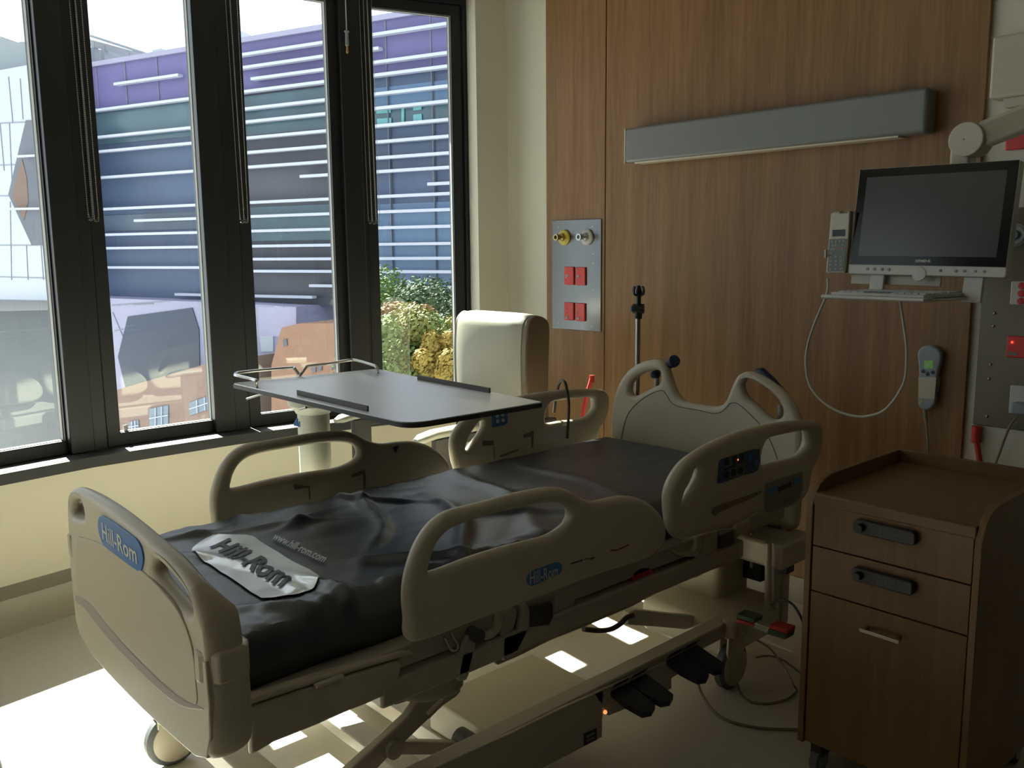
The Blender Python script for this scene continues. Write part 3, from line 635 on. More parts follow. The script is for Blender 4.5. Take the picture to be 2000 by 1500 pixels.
# electrical inlet below the carrier
e0 = ony(1500, 1105, 2.80)
MB().box(e0+Vector((-.09, -.03, -.06)), e0+Vector((-.01, .05, .06))).build('inlet_box', M_black, bed, bevel=.004)
MB().box(e0+Vector((-.055, -.035, -.012)), e0+Vector((-.045, -.03, .03))).build('inlet_label', M_whitep, bed)
MB().lathe(e0+Vector((.03, 0, .02)), [(.0, -.035), (.03, -.035), (.036, 0), (.036, .03), (0, .03)]).build('connector', M_met, bed)
MB().box(e0+Vector((.055, -.02, -.005)), e0+Vector((.09, .03, .04))).build('connector', M_black, bed, bevel=.003)
MB().box((e0.x-.01, 2.80, .12), (e0.x+.06, 2.86, .44)).build('post_cover', M_met, bed, bevel=.012)
# castors
def castor(cx, cy, name='castor', r=.075, parent=bed, wid=.034, flip=1):
    mb = MB(); mb.cyl((cx-.03*flip, cy, 2*r+.02), (cx-.03*flip, cy, 2*r+.09), .03)
    mb.add([], []); body = mb.build(name, M_bed, parent)
    MB().lathe((cx-.03*flip, cy, r), [(r*.70, -wid/2-.002), (r-.008, -wid/2), (r, -wid/2+.006), (r, wid/2-.006), (r-.008, wid/2), (r*.70, wid/2+.002)], (flip, 0, 0), 36).build('tyre', M_tyre, body)
    MB().lathe((cx-.03*flip, cy, r), [(0, -wid/2-.010), (r*.5, -wid/2-.009), (r*.80, -wid/2-.003), (r*.80, wid/2+.006), (r*.55, wid/2+.014), (0, wid/2+.016)], (flip, 0, 0), 30).build('hub', M_bed, body)
    pts = [(cx-.03*flip-.022, cy+a, z) for a, z in ((-.045, 2*r+.03), (.045, 2*r+.03), (.05, r*1.6), (.03, r*1.1), (-.02, r*1.1), (-.05, r*1.6))]
    MB().prism(pts, (.010, 0, 0)).prism([(x+.034, y, z) for x, y, z in pts], (.010, 0, 0)).build('fork', M_bed, body, bevel=.003)
    return body
g0 = onz(1437, 1350, 0); castor(g0.x, g0.y+.01, r=.082)
castor(-2.46, 2.50, r=.082)
g1 = onz(368, 1516, 0); castor(-2.46, g1.y, r=.082); castor(-1.62, .90, r=.082)
# head-end brake pedals (red / green)
def brk(q, m, nm):
    P = [ony(*a, 2.34) for a in cr(1200, 1080, 4.6875, q)]; return MB().prism(P, (0, .05, 0)).build(nm, m, bed, bevel=.004)
MB().beam(ony(1470, 1215, 2.36), ony(1510, 1232, 2.36), .03, .02).build('brake_lever', M_met, bed, bevel=.003)
brk([(1115, 553), (1285, 600), (1280, 650), (1110, 600)], M_green, 'brake_pedal'); brk([(1110, 602), (1280, 652), (1270, 680), (1105, 640)], M_redb, 'brake_pedal')
brk([(1415, 655), (1585, 705), (1580, 750), (1405, 690)], M_redb, 'brake_pedal'); brk([(1405, 692), (1580, 752), (1565, 797), (1390, 745)], M_green, 'brake_pedal')
MB().cyl(onx(1500, 1190, -1.60), onx(1501, 1060, -1.60), .012).cyl(onx(1512, 1190, -1.60), onx(1512, 1060, -1.60), .008).build('drain_tube', M_met, bed)
# push handles on the headboard
ph = MB().cyl(ony(1283, 738, 2.93), ony(1281, 790, 2.93), .011).build('push_handle', M_alu, bed)
MB().tube([ony(1293, 725, 2.93), ony(1303, 716, 2.91), ony(1312, 708, 2.89)], [.014, .017, .018], 14).tube([ony(1314, 707, 2.885), ony(1318, 704, 2.875)], [.025, .024], 18).build('grip', M_navy, ph, bevel=.002)
MB().ball(ony(1280, 731, 2.93), .022, 10).build('joint', M_navy, ph)
ph = MB().cyl(ony(1524, 790, 2.93), ony(1524, 850, 2.93), .011).build('push_handle', M_alu, bed)
MB().tube([ony(1478, 728, 2.925), ony(1486, 727, 2.925), ony(1508, 747, 2.925), ony(1526, 768, 2.925)], [.016, .02, .019, .019], 14).build('grip', M_navy, ph, bevel=.002)
# telescopic drip pole clipped to the head end
ivy = 2.96
iv = MB().cyl(ony(1245, 775, ivy)-Zv*.42, ony(1246, 622, ivy), .0105).build('drip_pole', M_alu, bed)
MB().cyl(ony(1246, 622, ivy), ony(1247, 596, ivy), .017).cyl(ony(1247, 596, ivy), ony(1247, 578, ivy), .0105).build('telescopic_stem', M_black, iv)
cc_ = ony(1247, 603, ivy)
MB().cyl(cc_+Vector((-.02, -.012, 0)), cc_+Vector((.02, .012, 0)), .021).build('clamp_knob', M_black, iv)
MB().cyl(cc_+Vector((-.026, -.016, 0)), cc_+Vector((-.02, -.012, 0)), .014).build('knob_button', M_blue, iv)
ht = MB(); hp = ony(1247, 578, ivy)
ht.lathe(hp, [(.008, -.01), (.014, .0), (.016, .015), (.012, .03), (.008, .043), (0, .046)])
for sx in (-1, 1):
    ht.tube(catmull([hp+Vector((sx*a, 0, b)) for a, b in ((.006, .008), (.020, .004), (.029, .012), (.030, .026), (.024, .040))], False, 5), .0045, 8)
for sy in (-1, 1):
    ht.tube(catmull([hp+Vector((0, sy*a, b)) for a, b in ((.006, .008), (.020, .004), (.029, .012), (.030, .026), (.024, .040))], False, 5), .0045, 8)
ht.build('bag_hook', M_black, iv)

# ------------------------------------------------------------------ mattress
MX0, MX1, MY0, MY1, MZ0 = -2.49, -1.665, .752, 2.825, .592
MT = .716
def fold(x, y):
    """raised creases of the slack cover"""
    h = 0; s = (x-MX0)/(MX1-MX0); fo = max(0, min(1, (1.95-y)/.5)); 
    for (x0, y0, ang, wd, amp, ln) in ((-2.32, 1.12, 62, .016, .012, .30), (-2.18, 1.42, -34, .022, .014, .55), (-1.95, 1.55, -28, .020, .012, .5), (-2.35, 1.55, 20, .018, .010, .35), (-1.80, 1.30, 70, .020, .012, .28),
                                      (-1.78, 1.02, 20, .018, .012, .30), (-2.05, .92, 12, .016, .010, .45), (-1.72, .92, 55, .014, .012, .2), (-2.1, 1.85, -20, .03, .009, .6), (-2.0, 2.15, -8, .03, .006, .7), (-2.30, 1.25, 100, .014, .010, .2), (-1.90, 1.75, 60, .022, .010, .3), (-2.40, .95, 75, .014, .009, .2)):
        a = math.radians(ang); dx, dy = x-x0, y-y0; u = dx*math.cos(a)+dy*math.sin(a); v = -dx*math.sin(a)+dy*math.cos(a)
        v += .03*math.sin(u*9+x0*7); h += amp*math.exp(-(v/wd)**2)*math.exp(-(u/ln*1.6)**2)
    n = noise.noise(Vector((x*4, y*2.3, 3)))*.010+abs(noise.noise(Vector((x*9+3, y*5, 1))))*.008
    e = max(0, 1-(MX1-x)/.16)*fo; h += e*.016*max(0, noise.noise(Vector((x*13, y*17, 8))))+e*.010*abs(noise.noise(Vector((x*22, y*30, 2))))
    e = max(0, 1-(x-MX0)/.10)*fo; h += e*.014*max(0, noise.noise(Vector((x*14, y*19, 5))))
    cpx, cpy = (x+2.10)/.26, (y-1.05)/.17; k = 1-.72*math.exp(-(cpx*cpx+cpy*cpy)**2)
    return (h*1.5+n*(.35+.8*fo))*k
def mtop(x, y):
    e = min((x-MX0), (MX1-x)); r = .045; dz = 0
    if e < r: dz = -(r-math.sqrt(max(0, r*r-(r-e)**2)))*.8
    ey = min(y-MY0, MY1-y)
    if ey < r: dz -= (r-math.sqrt(max(0, r*r-(r-ey)**2)))*.8
    return MT+dz+fold(x, y)-.004
mb = MB(); NU, NV = 90, 180; rs = []
sec = [('s', -1, t) for t in [0, .25, .5, .75, 1]]+[('t', 0, k/(NU)) for k in range(1, NU)]+[('s', 1, t) for t in [1, .75, .5, .25, 0]]
for j in range(NV+1):
    y = MY0+(MY1-MY0)*j/NV; row = []
    for kind, sd_, t in sec:
        if kind == 't':
            s = t; x = MX0+(MX1-MX0)*s; row.append(Vector((x, y, mtop(x, y))))
        else:
            xe = MX0 if sd_ < 0 else MX1; zt_ = mtop(xe, y)-.004
            bul = .014*math.sin(PI*t)+.010*noise.noise(Vector((y*6, t*2.5, sd_*4)))*(1-abs(t-.5))
            row.append(Vector((xe+sd_*bul, y, MZ0+(zt_-MZ0)*t)))
    rs.append(row)
n = len(rs[0]); k0 = len(mb.v)
for r in rs: mb.v += r
for j in range(NV):
    for i in range(n-1): mb.f.append((k0+j*n+i, k0+j*n+i+1, k0+(j+1)*n+i+1, k0+(j+1)*n+i))
mb.f.append(tuple(k0+i for i in range(n))); mb.f.append(tuple(k0+NV*n+i for i in range(n)))
for j in range(NV): mb.f.append((k0+j*n, k0+(j+1)*n, k0+(j+1)*n+n-1, k0+j*n+n-1))
mattress = mb.build('mattress', M_matt, loc=(-2.08, 1.79, MZ0), angle=80)
tag(mattress, 'black wipe-clean mattress with a silver oval print, lying on the hospital bed', 'mattress')
LOC[mattress] = Vector((-2.08, 1.79, MZ0))
# silver oval with the name, in the plane of the cover: axis from photo
def mxy(u, v): p = onz(u, v, MT+.005); return p.x, p.y
def on_mat(o, a, b): x, y = a, b; return Vector((x, y, mtop(x, y)+o))
ov = cr(300, 1000, 4, [(298, 285), (330, 245), (460, 175), (620, 172), (770, 182), (850, 232), (960, 295), (1080, 370), (1200, 430), (1290, 490), (1300, 520), (1275, 575), (1180, 635), (1050, 645), (870, 660), (810, 640), (650, 535), (480, 430), (370, 365), (320, 325)])
ovl = catmull([Vector((*mxy(u, v), 0)) for u, v in ov], True, 3)
bm = bmesh.new(); f = bm.faces.new([bm.verts.new(p) for p in ovl]); bmesh.ops.triangulate(bm, faces=[f])
xs = [p.x for p in ovl]; ys = [p.y for p in ovl]
for ax, lo, hi in ((0, min(xs), max(xs)), (1, min(ys), max(ys))):
    q = lo+.012
    while q < hi:
        nn = Vector((1, 0, 0)) if ax == 0 else Vector((0, 1, 0)); bmesh.ops.bisect_plane(bm, geom=bm.verts[:]+bm.edges[:]+bm.faces[:], plane_co=nn*q, plane_no=nn); q += .012
for v in bm.verts: v.co = on_mat(.005, v.co.x, v.co.y)
bmesh.ops.recalc_face_normals(bm, faces=bm.faces); me = bpy.data.meshes.new('m'); bm.to_mesh(me); bm.free()
patch = finish('silver_print', me, M_silver, mattress, angle=80)
def mtext(name, txt, pa, pb, ph, m, parent, o=.006, bold=0, shear=0):
    """pa,pb: photo points of the baseline-middle start and end; ph: photo point straight above pa at cap height"""
    a = Vector(mxy(*pa)); b = Vector(mxy(*pb)); c = Vector(mxy(*ph)); d = (b-a); w_ = d.length; d.normalize(); e = c-a; h_ = abs(d.x*e.y-d.y*e.x); nrm = Vector((-d.y, d.x)); nrm = nrm if nrm.dot(e) > 0 else -nrm
    sk = e.dot(d)/max(h_, 1e-6); mid = (a+b)/2+e/2
    def f_(s, t): p = mid+d*(s+sk*t)+nrm*t; return on_mat(o, p.x, p.y)
    return finish(name, text_mesh(txt, f_, w_, h_, cut=.012, bold=bold, shear=shear), m, parent, angle=80)
c3k = lambda a, b: cr(300, 1000, 4, [(a, b)])[0]
mtext('lettering', 'Hill-Rom', c3k(430, 275), c3k(985, 590), c3k(590, 205), M_print, patch, .0085, .03)
mtext('web_address', 'www.hill-rom.com', c3k(920, 208), c3k(1325, 395), c3k(968, 160), M_whitep, mattress, .0075, .01)
c4k = lambda a, b: cr(290, 1050, 9.375, [(a, b)])[0]
mtext('lettering', '(P 100 Pieter', c4k(300, 420), c4k(780, 950), c4k(430, 400), M_whitep, mattress, .0075, .01)
mtext('lettering', 'in', c3k(560, 780), c3k(590, 800), c3k(600, 762), M_whitep, mattress, .0075)

# ================================================================== FURNITURE
# overbed table ---------------------------------------------------------
TZ = 1.05
tA, tB, tC, tD = Vector((-2.927, 1.343, 0)), Vector((-2.877, 1.914, 0)), Vector((-1.867, 1.833, 0)), Vector((-1.875, 1.346, 0))
tbl = thing('overbed_table', 'grey-white overbed table with a bent metal gallery rail, reaching over the far bed rail', 'table', (-2.725, 1.545, 0))
def rnd(P, r, k=5):
    out = []
    for i, p in enumerate(P):
        a, b = P[i-1], P[(i+1) % len(P)]; u = (a-p).normalized()*r[i]; v = (b-p).normalized()*r[i]
        for j in range(k+1):
            t = j/k; out.append(p+u*(1-t)**2+v*t**2)
    return out
tp = rnd([tA, tD, tC, tB], [.02, .07, .012, .03])
topo = MB().prism([p+Zv*(TZ-.016) for p in tp], (0, 0, .013)).build('table_edge', M_edge, tbl)
cen = sum(tp, Vector())/len(tp)
tin = [p+(cen-p).normalized()*.004 for p in tp]
MB().prism([p+Zv*(TZ-.003) for p in tin], (0, 0, .003)).build('table_top', M_table, tbl)
gr = [onz(u, v, TZ) for u, v in cr(400, 680, 4, [(408, 306)])]+[onz(u, v, TZ+.026) for u, v in cr(400, 680, 4, [(404, 262), (392, 248)])]
gz = TZ+.032
gr += [onz(u, v, gz) for u, v in cr(400, 680, 4, [(250, 213), (240, 205), (262, 192), (440, 172), (680, 152), (700, 158)])]+[onz(u, v, TZ+.008) for u, v in cr(400, 680, 4, [(735, 205), (750, 206)])]+[onz(u, v, gz) for u, v in cr(400, 680, 4, [(790, 150), (820, 138), (960, 122), (1100, 98), (1185, 94), (1310, 130), (1335, 142)])]+[onz(*cr(400, 680, 4, [(1350, 165)])[0], TZ+.02), onz(*cr(400, 680, 4, [(1353, 190)])[0], TZ)]
MB().tube(catmull(gr, False, 3), .0055, 10).build('gallery_rail', M_chrome, tbl)
def lip(p0, p1, nm):
    a, b = onz(*p0, TZ+.004), onz(*p1, TZ+.004); MB().beam(a+Zv*.004, b+Zv*.004, .006, .016).build(nm, M_metdark, tbl, bevel=.001)
lip((581, 769), (719, 801), 'raised_lip'); lip((816, 739), (957, 765), 'raised_lip')
cx, cy = -2.725, 1.545
MB().rings([[Vector((cx+.075*math.cos(q)*k, cy+.065*math.sin(q)*k, z)) for q in [2*PI*j/32 for j in range(32)]] for k, z in ((.82, .10), (.82, .96))]).build('column', M_tbody, tbl)
MB().rings([[Vector((cx+.075*math.cos(q)*k, cy+.07*math.sin(q)*k, z)) for q in [2*PI*j/32 for j in range(32)]] for k, z in ((.84, .945), (.95, .96), (1.2, .975), (1.3, TZ-.016))]).build('head_housing', M_tbody, tbl)
MB().box((cx-.16, cy-.05, TZ-.04), (cx-.08, cy+.05, TZ-.016)).build('lever_housing', M_metdark, tbl, bevel=.01)
MB().box((cx+.06, cy-.05, TZ-.045), (cx+.40, cy+.05, TZ-.016)).build('support_beam', M_metdark, tbl, bevel=.006)
MB().tube([(cx-.15, cy-.09, TZ-.04), (cx-.24, cy-.13, TZ-.07)], .004, 8).build('release_lever', M_chrome, tbl)
MB().tube([(cx+.06, cy-.085, TZ-.075), (cx+.15, cy-.11, TZ-.055)], .004, 8).build('release_lever', M_chrome, tbl)
st = MB()
for k in range(5): st.box((cx-.040+.009*k, cy-.056, .90), (cx-.036+.009*k, cy-.045, .90+.012+.008*(k % 3)))
st.build('rating_marks', M_blue, tbl)
MB().prism(rnd([Vector((cx-.28, cy-.05, .05)), Vector((cx+.42, cy-.05, .05)), Vector((cx+.42, cy+.05, .05)), Vector((cx-.28, cy+.05, .05))], [.04]*4), (0, 0, .05)).build('base', M_tbody, tbl, bevel=.008)
for a, b in ((-.25, 0), (.39, 0)): MB().cyl((cx+a, cy-.012, .025), (cx+a, cy+.012, .025), .025).build('castor', M_tyre, tbl)

# armchair ----------------------------------------------------------------
ch = thing('armchair', 'pale grey-green vinyl high-back armchair by the window corner, behind the overbed table', 'armchair', (-3.15, 2.6, 0))
bx0, bx1 = -3.425, -2.955
prof = [(2.80, .42), (2.765, .60), (2.748, .80), (2.745, 1.0), (2.752, 1.12), (2.765, 1.175), (2.80, 1.205), (2.85, 1.208), (2.90, 1.19), (2.925, 1.15), (2.92, 1.0), (2.915, .80), (2.93, .60), (2.95, .42)]
rs = []
for k in range(13):
    t = k/12; x = bx0+(bx1-bx0)*t; e = abs(t-.5)*2; q = 1-.10*e**8; dome = .012*(1-e*e)
    P = catmull([Vector((x, 0, 0))+Vector((0, (a-2.84)*q+2.84-(dome if a < 2.8 else 0), (b-.8)*(1-.02*e**6)+.8)) for a, b in prof], True, 3); rs.append(P)
cb = MB().rings(rs).build('backrest', M_chair, ch, angle=50)
side = catmull([Vector((bx1, a+.012*(1 if a < 2.84 else -1), b-.006*(1 if b > .8 else -1))) for a, b in prof], True, 3)
MB().rings([side, [p+Vector((.028, 0, 0)) for p in side], [Vector((p.x+.036, (p.y-2.84)*.88+2.84, (p.z-.8)*.985+.8)) for p in side]]).build('side_panel', M_chair2, ch, angle=50)
side2 = [Vector((bx0*2-p.x+(bx1-bx0)-0*p.x, p.y, p.z)) if False else Vector((bx0, p.y, p.z)) for p in side]
MB().rings([side2, [p-Vector((.02, 0, 0)) for p in side2]]).build('side_panel', M_chair2, ch, angle=50)
MB().box((-3.40, 2.20, .38), (-2.96, 2.76, .50)).build('seat', M_chair, ch, bevel=.035, seg=4)
for x in (-3.455, -2.845):
    a = MB(); pth = [(x, 2.10, .748), (x, 2.16, .757), (x, 2.4, .76), (x, 2.72, .75)]
    a.rings([[Vector((px+.042*k*math.cos(q), py, pz+.020*k*math.sin(q))) for q in [2*PI*j/18 for j in range(18)]] for (px, py, pz), k in zip([(x, 2.07, .742)]+pth+[(x, 2.75, .745)], (.45, .92, 1, 1, 1, .6))])
    a.build('armrest', M_chair, ch, angle=60)
    MB().box((x-.018, 2.16, .04), (x+.018, 2.25, .735)).build('leg', M_chaird, ch, bevel=.004)
    MB().box((x-.018, 2.78, .04), (x+.018, 2.86, .735)).build('leg', M_chaird, ch, bevel=.004)
    MB().box((x-.014, 2.24, .70), (x+.014, 2.80, .735)).build('arm_frame', M_chaird, ch, bevel=.003)
    MB().box((x-.014, 2.24, .33), (x+.014, 2.80, .38)).build('seat_frame', M_chaird, ch, bevel=.003)
for x, y in ((-3.455, 2.205), (-3.455, 2.82), (-2.845, 2.205), (-2.845, 2.82)): MB().cyl((x, y, 0), (x, y, .04), .02).build('foot', M_black, ch)

# bedside cabinet -----------------------------------------------------------
CY0, CY1 = 2.20, 2.745; CX0, CX1 = -1.203, -.745; CZ = .832
cab = thing('bedside_cabinet', 'wooden bedside cabinet on castors with two locked drawers, standing right of the bed', 'cabinet', ((CX0+CX1)/2, (CY0+CY1)/2, 0))
for x in (CX0, CX1-.018):
    P = [(CY0, .095), (CY0, CZ-.035), (CY0+.012, CZ-.008), (CY0+.035, CZ+.018), (CY0+.07, CZ+.033), (CY0+.10, CZ+.038), (CY1, CZ+.038), (CY1, .095)]
    MB().prism([(x, a, b) for a, b in P], (.018, 0, 0)).build('side_panel', M_cab, cab, bevel=.002)
MB().box((CX0+.018, CY1-.018, .095), (CX1-.018, CY1, CZ+.038)).build('back_panel', M_cab, cab, bevel=.001)
MB().box((CX0+.018, CY0+.012, CZ-.025), (CX1-.018, CY1-.018, CZ)).build('top', M_cabtop, cab, bevel=.002)
MB().box((CX0+.018, CY0+.004, CZ-.032), (CX1-.018, CY0+.02, CZ-.001)).build('top_rail', M_cabtop, cab, bevel=.002)
MB().box((CX0+.018, CY0+.02, .10), (CX1-.018, CY1-.02, CZ-.04)).build('carcass', M_metdark, cab)
z1 = ony(1585, 1065, CY0).z; z2 = ony(1582, 1153, CY0).z; z0 = ony(1587, 981, CY0).z
for (za, zb2, nm) in ((z0, z1, 'drawer'), (z1, z2, 'drawer'), (z2, .10, 'door')):
    o = MB().box((CX0+.021, CY0+.004, zb2+.002), (CX1-.021, CY0+.022, za-.002)).build(nm, M_cab, cab, bevel=.0012)
    if nm == 'drawer':
        p = ony(1672, 1025, CY0) if za == z0 else ony(1668, 1118, CY0); q = ony(1793, 1050, CY0) if za == z0 else ony(1788, 1147, CY0)
        hc = (p+q)/2; hw = (q.x-p.x)/2
        lk = MB().prism(rnd([Vector((hc.x-hw, CY0+.004, hc.z-.018)), Vector((hc.x+hw, CY0+.004, hc.z-.018)), Vector((hc.x+hw, CY0+.004, hc.z+.018)), Vector((hc.x-hw, CY0+.004, hc.z+.018))], [.012]*4), (0, -.022, 0)).build('keypad_lock', M_black, o, bevel=.002)
        kb = MB()
        # knob and keys belong to the lock face
        MB().cyl((hc.x-hw+.022, CY0-.018, hc.z), (hc.x-hw+.022, CY0-.034, hc.z), .012, .010).build('lock_knob', M_black, o)
        kb.box((hc.x-.010, CY0-.0186, hc.z-.013), (hc.x+hw-.003, CY0-.0175, hc.z+.013))
        for a in range(7):
            for b in range(2): kb.cyl((hc.x-.004+a*.0105, CY0-.018, hc.z-.007+b*.014), (hc.x-.004+a*.0105, CY0-.0195, hc.z-.007+b*.014), .0035, n=8)
        kb.box((hc.x+hw-.008, CY0-.019, hc.z-.011), (hc.x+hw-.004, CY0-.018, hc.z-.003)); kb.box((hc.x+hw-.008, CY0-.019, hc.z+.002), (hc.x+hw-.004, CY0-.018, hc.z+.010))
        kb.build('lock_keys', M_metdark, o)
    else:
        p = ony(1680, 1229, CY0-.02); q = ony(1757, 1252, CY0-.02)
        MB().beam((p.x, CY0-.022, p.z), (q.x, CY0-.022, p.z), .008, .010).box((p.x+.006, CY0-.018, p.z-.004), (p.x+.014, CY0+.006, p.z+.004)).box((q.x-.014, CY0-.018, p.z-.004), (q.x-.006, CY0+.006, p.z+.004)).build('handle', mat('brushed_nickel', (.42, .38, .30), .35, metal=1), o, bevel=.001)
for x, y in ((CX0+.045, CY0+.045), (CX1-.045, CY0+.045), (CX0+.045, CY1-.045), (CX1-.045, CY1-.045)):
    c0 = MB().cyl((x-.012, y, .036), (x+.012, y, .036), .036, n=24).build('castor', M_tyre, cab, bevel=.003)
    MB().cyl((x-.015, y, .036), (x+.015, y, .036), .022, n=20).build('hub', M_hand, c0)
    MB().box((x-.018, y-.02, .05), (x+.018, y+.035, .096)).build('fork', M_black, c0, bevel=.006)

# ================================================================== WALL ITEMS
# long reading light
LY = HW-.02-.085
lt = thing('reading_light', 'long grey box light fixed to the wood panel above the bed', 'wall light', (-2.05, WF, 2.0))
lx0, lx1 = ony(1221, 249, LY).x, ony(1812, 172, LY).x; lz0 = (ony(1221, 316, LY).z+ony(1808, 262, LY).z)/2; lz1 = (ony(1221, 249, LY).z+ony(1810, 172, LY).z)/2
MB().box((lx0, LY, lz0), (lx1, WF-.001, lz1)).build('housing', M_grey, lt, bevel=.012, seg=4)
MB().box((lx0-.006, LY+.002, lz0), (lx0+.001, WF-.001, lz1)).build('end_cap', M_white, lt, bevel=.002)
MB().box((lx0+.05, LY+.010, lz0-.006), (lx1-.10, WF-.012, lz0+.002)).build('diffuser', mat('diffuser_cream', (.62, .55, .42), .4), lt)
# steel gas and power plate on the left panel
g = WF-.006
sx0, sx1 = ony(1078, 500, g).x, ony(1174, 500, g).x; sz0, sz1 = ony(1078, 641, g).z, ony(1126, 429, g).z
sp = thing('medical_gas_panel', 'tall steel plate with gas outlets and red sockets on the left wood panel', 'wall panel', ((sx0+sx1)/2, WF, (sz0+sz1)/2))
MB().box((sx0, g, sz0), (sx1, WF-.0005, sz1)).build('plate', M_steel, sp, bevel=.003, seg=3)
c6 = lambda a, b: cr(1050, 400, 5, [(a, b)])[0]
for (a, b, m, nm) in ((265, 318, M_yellow, 'yellow'), (488, 315, M_white, 'white')):
    p = ony(*c6(a, b), g); o = MB().lathe((p.x, g, p.z), [(0, 0), (.040, 0), (.040, -.008), (.034, -.013), (0, -.013)], (0, 1, 0), 28).build('gas_outlet', m, sp)
    o['label'] = nm+' round gas outlet'
    MB().lathe((p.x-.004, g-.012, p.z), [(.019, 0), (.019, -.015), (.013, -.020), (.013, -.038), (.017, -.040), (.017, -.052), (.010, -.052), (.010, -.03), (0, -.03)], (0, 1, 0), 20).build('coupling', M_brass if nm == 'yellow' else M_chrome, o)
for (a, b, t) in ((315, 693, 0), (427, 698, 0), (314, 1040, 1), (424, 1048, 1)):
    p = ony(*c6(a, b), g); hx, hz = .034, .046
    o = MB().box((p.x-hx, g-.009, p.z-hz), (p.x+hx, g, p.z+hz)).build('power_socket', M_red, sp, bevel=.004, seg=3)
    d = MB(); 
    zz = (.028, -.012) if t == 0 else (.012, -.012)
    for z_ in zz[:2]: d.ball((p.x-.016, g-.010, p.z+z_+.004), .0035, 6)
    d.build('indicator_light', M_ledr if False else mat('socket_glint', (.8, .5, .4), .3), o)  # glints painted as small pale beads, they do not glow
    zc = p.z+(.0 if t == 0 else -.031); MB().box((p.x-.022, g-.0115, zc-.006), (p.x-.002, g-.009, zc+.006)).build('switch', M_hand, o, bevel=.001)
for a, b in ((207, 218), (538, 212), (545, 477), (545, 570), (545, 830), (207, 568), (530, 1187), (205, 1155)):
    p = ony(*c6(a, b), g); MB().lathe((p.x, g, p.z), [(0, 0), (.0035, 0), (.003, -.0018), (0, -.002)], (0, 1, 0), 10).build('screw', M_chrome, sp)
# steel services plate at the right
g2 = HW-.008
rx0 = ony(1900, 825, g2).x; rz0 = ony(1900, 829, g2).z; rz1 = ony(1990, 405, g2).z
rp = thing('service_panel', 'steel service plate with red and white sockets at the right edge, above the wooden cabinet', 'wall panel', (rx0+.3, HW, (rz0+rz1)/2))
MB().box((rx0, g2, rz0), (rx0+.62, HW-.0005, rz1)).build('plate', mat('dull_steel', (.16, .145, .11), .42, metal=.5, var=.1, vscale=3), rp, bevel=.003)
for u, v in ((1943, 612), (1941, 637), (1935, 712), (1932, 740), (1928, 813)):
    p = ony(u, v, g2); MB().ball((p.x, g2-.001, p.z), .005, 8).build('screw', M_brass, rp)
def wbox(u0, v0, wd, ht, name, m, parent, y=g2, th=.010, bev=.004):
    p = ony(u0, v0, y); return MB().box((p.x, y-th, p.z-ht), (p.x+wd, y, p.z)).build(name, m, parent, bevel=bev, seg=3), p
o, p = wbox(1969, 655, .12, .075, 'power_socket', M_red, rp); o['label'] = 'red socket with a glowing light'
MB().ball((p.x+.018, g2-.012, p.z-.022), .004, 6).build('indicator_light', M_ledr, o)
MB().box((p.x+.006, g2-.0115, p.z-.066), (p.x+.036, g2-.0095, p.z-.056)).build('switch', M_keyg, o)
o, p = wbox(1977, 549, .10, .080, 'switch_plate', M_white, rp); o['label'] = 'white plate with red round buttons'
for k in range(3): MB().lathe((p.x+.035, g2-.010, p.z-.015-.026*k), [(0, 0), (.012, 0), (.011, -.005), (0, -.006)], (0, 1, 0), 16).build('red_button', M_red, o)
o, p = wbox(1975, 751, .12, .100, 'power_socket', M_white, rp); o['label'] = 'white socket with a plug in it'
pl = MB().box((p.x+.020, g2-.052, p.z-.095), (p.x+.070, g2-.010, p.z-.055)).build('plug', M_hand, o, bevel=.008, seg=3)
p = ony(1984, 459, g2); MB().lathe((p.x, g2, p.z), [(0, 0), (.040, 0), (.040, -.01), (.030, -.014), (.018, -.010), (.012, -.02), (0, -.02)], (0, 1, 0), 26).build('gas_outlet', M_hand, rp)
p = ony(1988, 812, g2-.04); q = [p, ony(1975, 828, g2-.05), ony(1965, 850, g2-.04), ony(1952, 885, g2-.03), ony(1943, 912, g2-.025), ony(1936, 960, g2-.02), ony(1925, 1050, g2-.02)]
tag(MB().tube(catmull(q, False, 4), .0045, 8).build('power_cord', M_cordt, loc=q[0]), 'tan power cord dropping from the white socket behind the wooden cabinet', 'cord')
# red plate high on the pale wall
p = ony(1967, 262, HW-.001)
tag(MB().box((p.x, HW-.014, p.z-.055), (p.x+.12, HW-.001, p.z+.02)).build('red_plate', M_red, loc=(p.x, HW, p.z), bevel=.004), 'dark red wall plate at the right edge, below the monitor arm', 'wall plate')
# ivory box on the wall
wb = thing('wall_box', 'large ivory enclosure on the pale wall at the top right corner', 'wall box', (-1.0, HW, 2.0))
yb = HW-.10; a0 = ony(1937, 72, yb); a1 = ony(1930, 194, yb)
MB().box((a1.x, yb, a1.z), (a1.x+.55, HW-.001, a0.z)).build('casing', M_offw, wb, bevel=.010, seg=3)
MB().box((a1.x+.04, yb+.02, a1.z-.03), (a1.x+.50, HW-.001, a1.z+.01)).build('lower_lip', M_offw, wb, bevel=.004)
# red strap hanging from the wall
q = [ony(1907, 843, HW-.02), ony(1907, 862, HW-.02), ony(1911, 885, HW-.02), ony(1915, 912, HW-.02), ony(1916, 960, HW-.02)]
tag(MB().tube(q, .010, 10).lathe(q[0]-Zv*.03, [(0, .05), (.016, .05), (.016, -.01), (0, -.01)]).build('red_strap', M_redb, loc=q[0]), 'red strap hanging on the pale wall beside the steel service plate', 'strap')
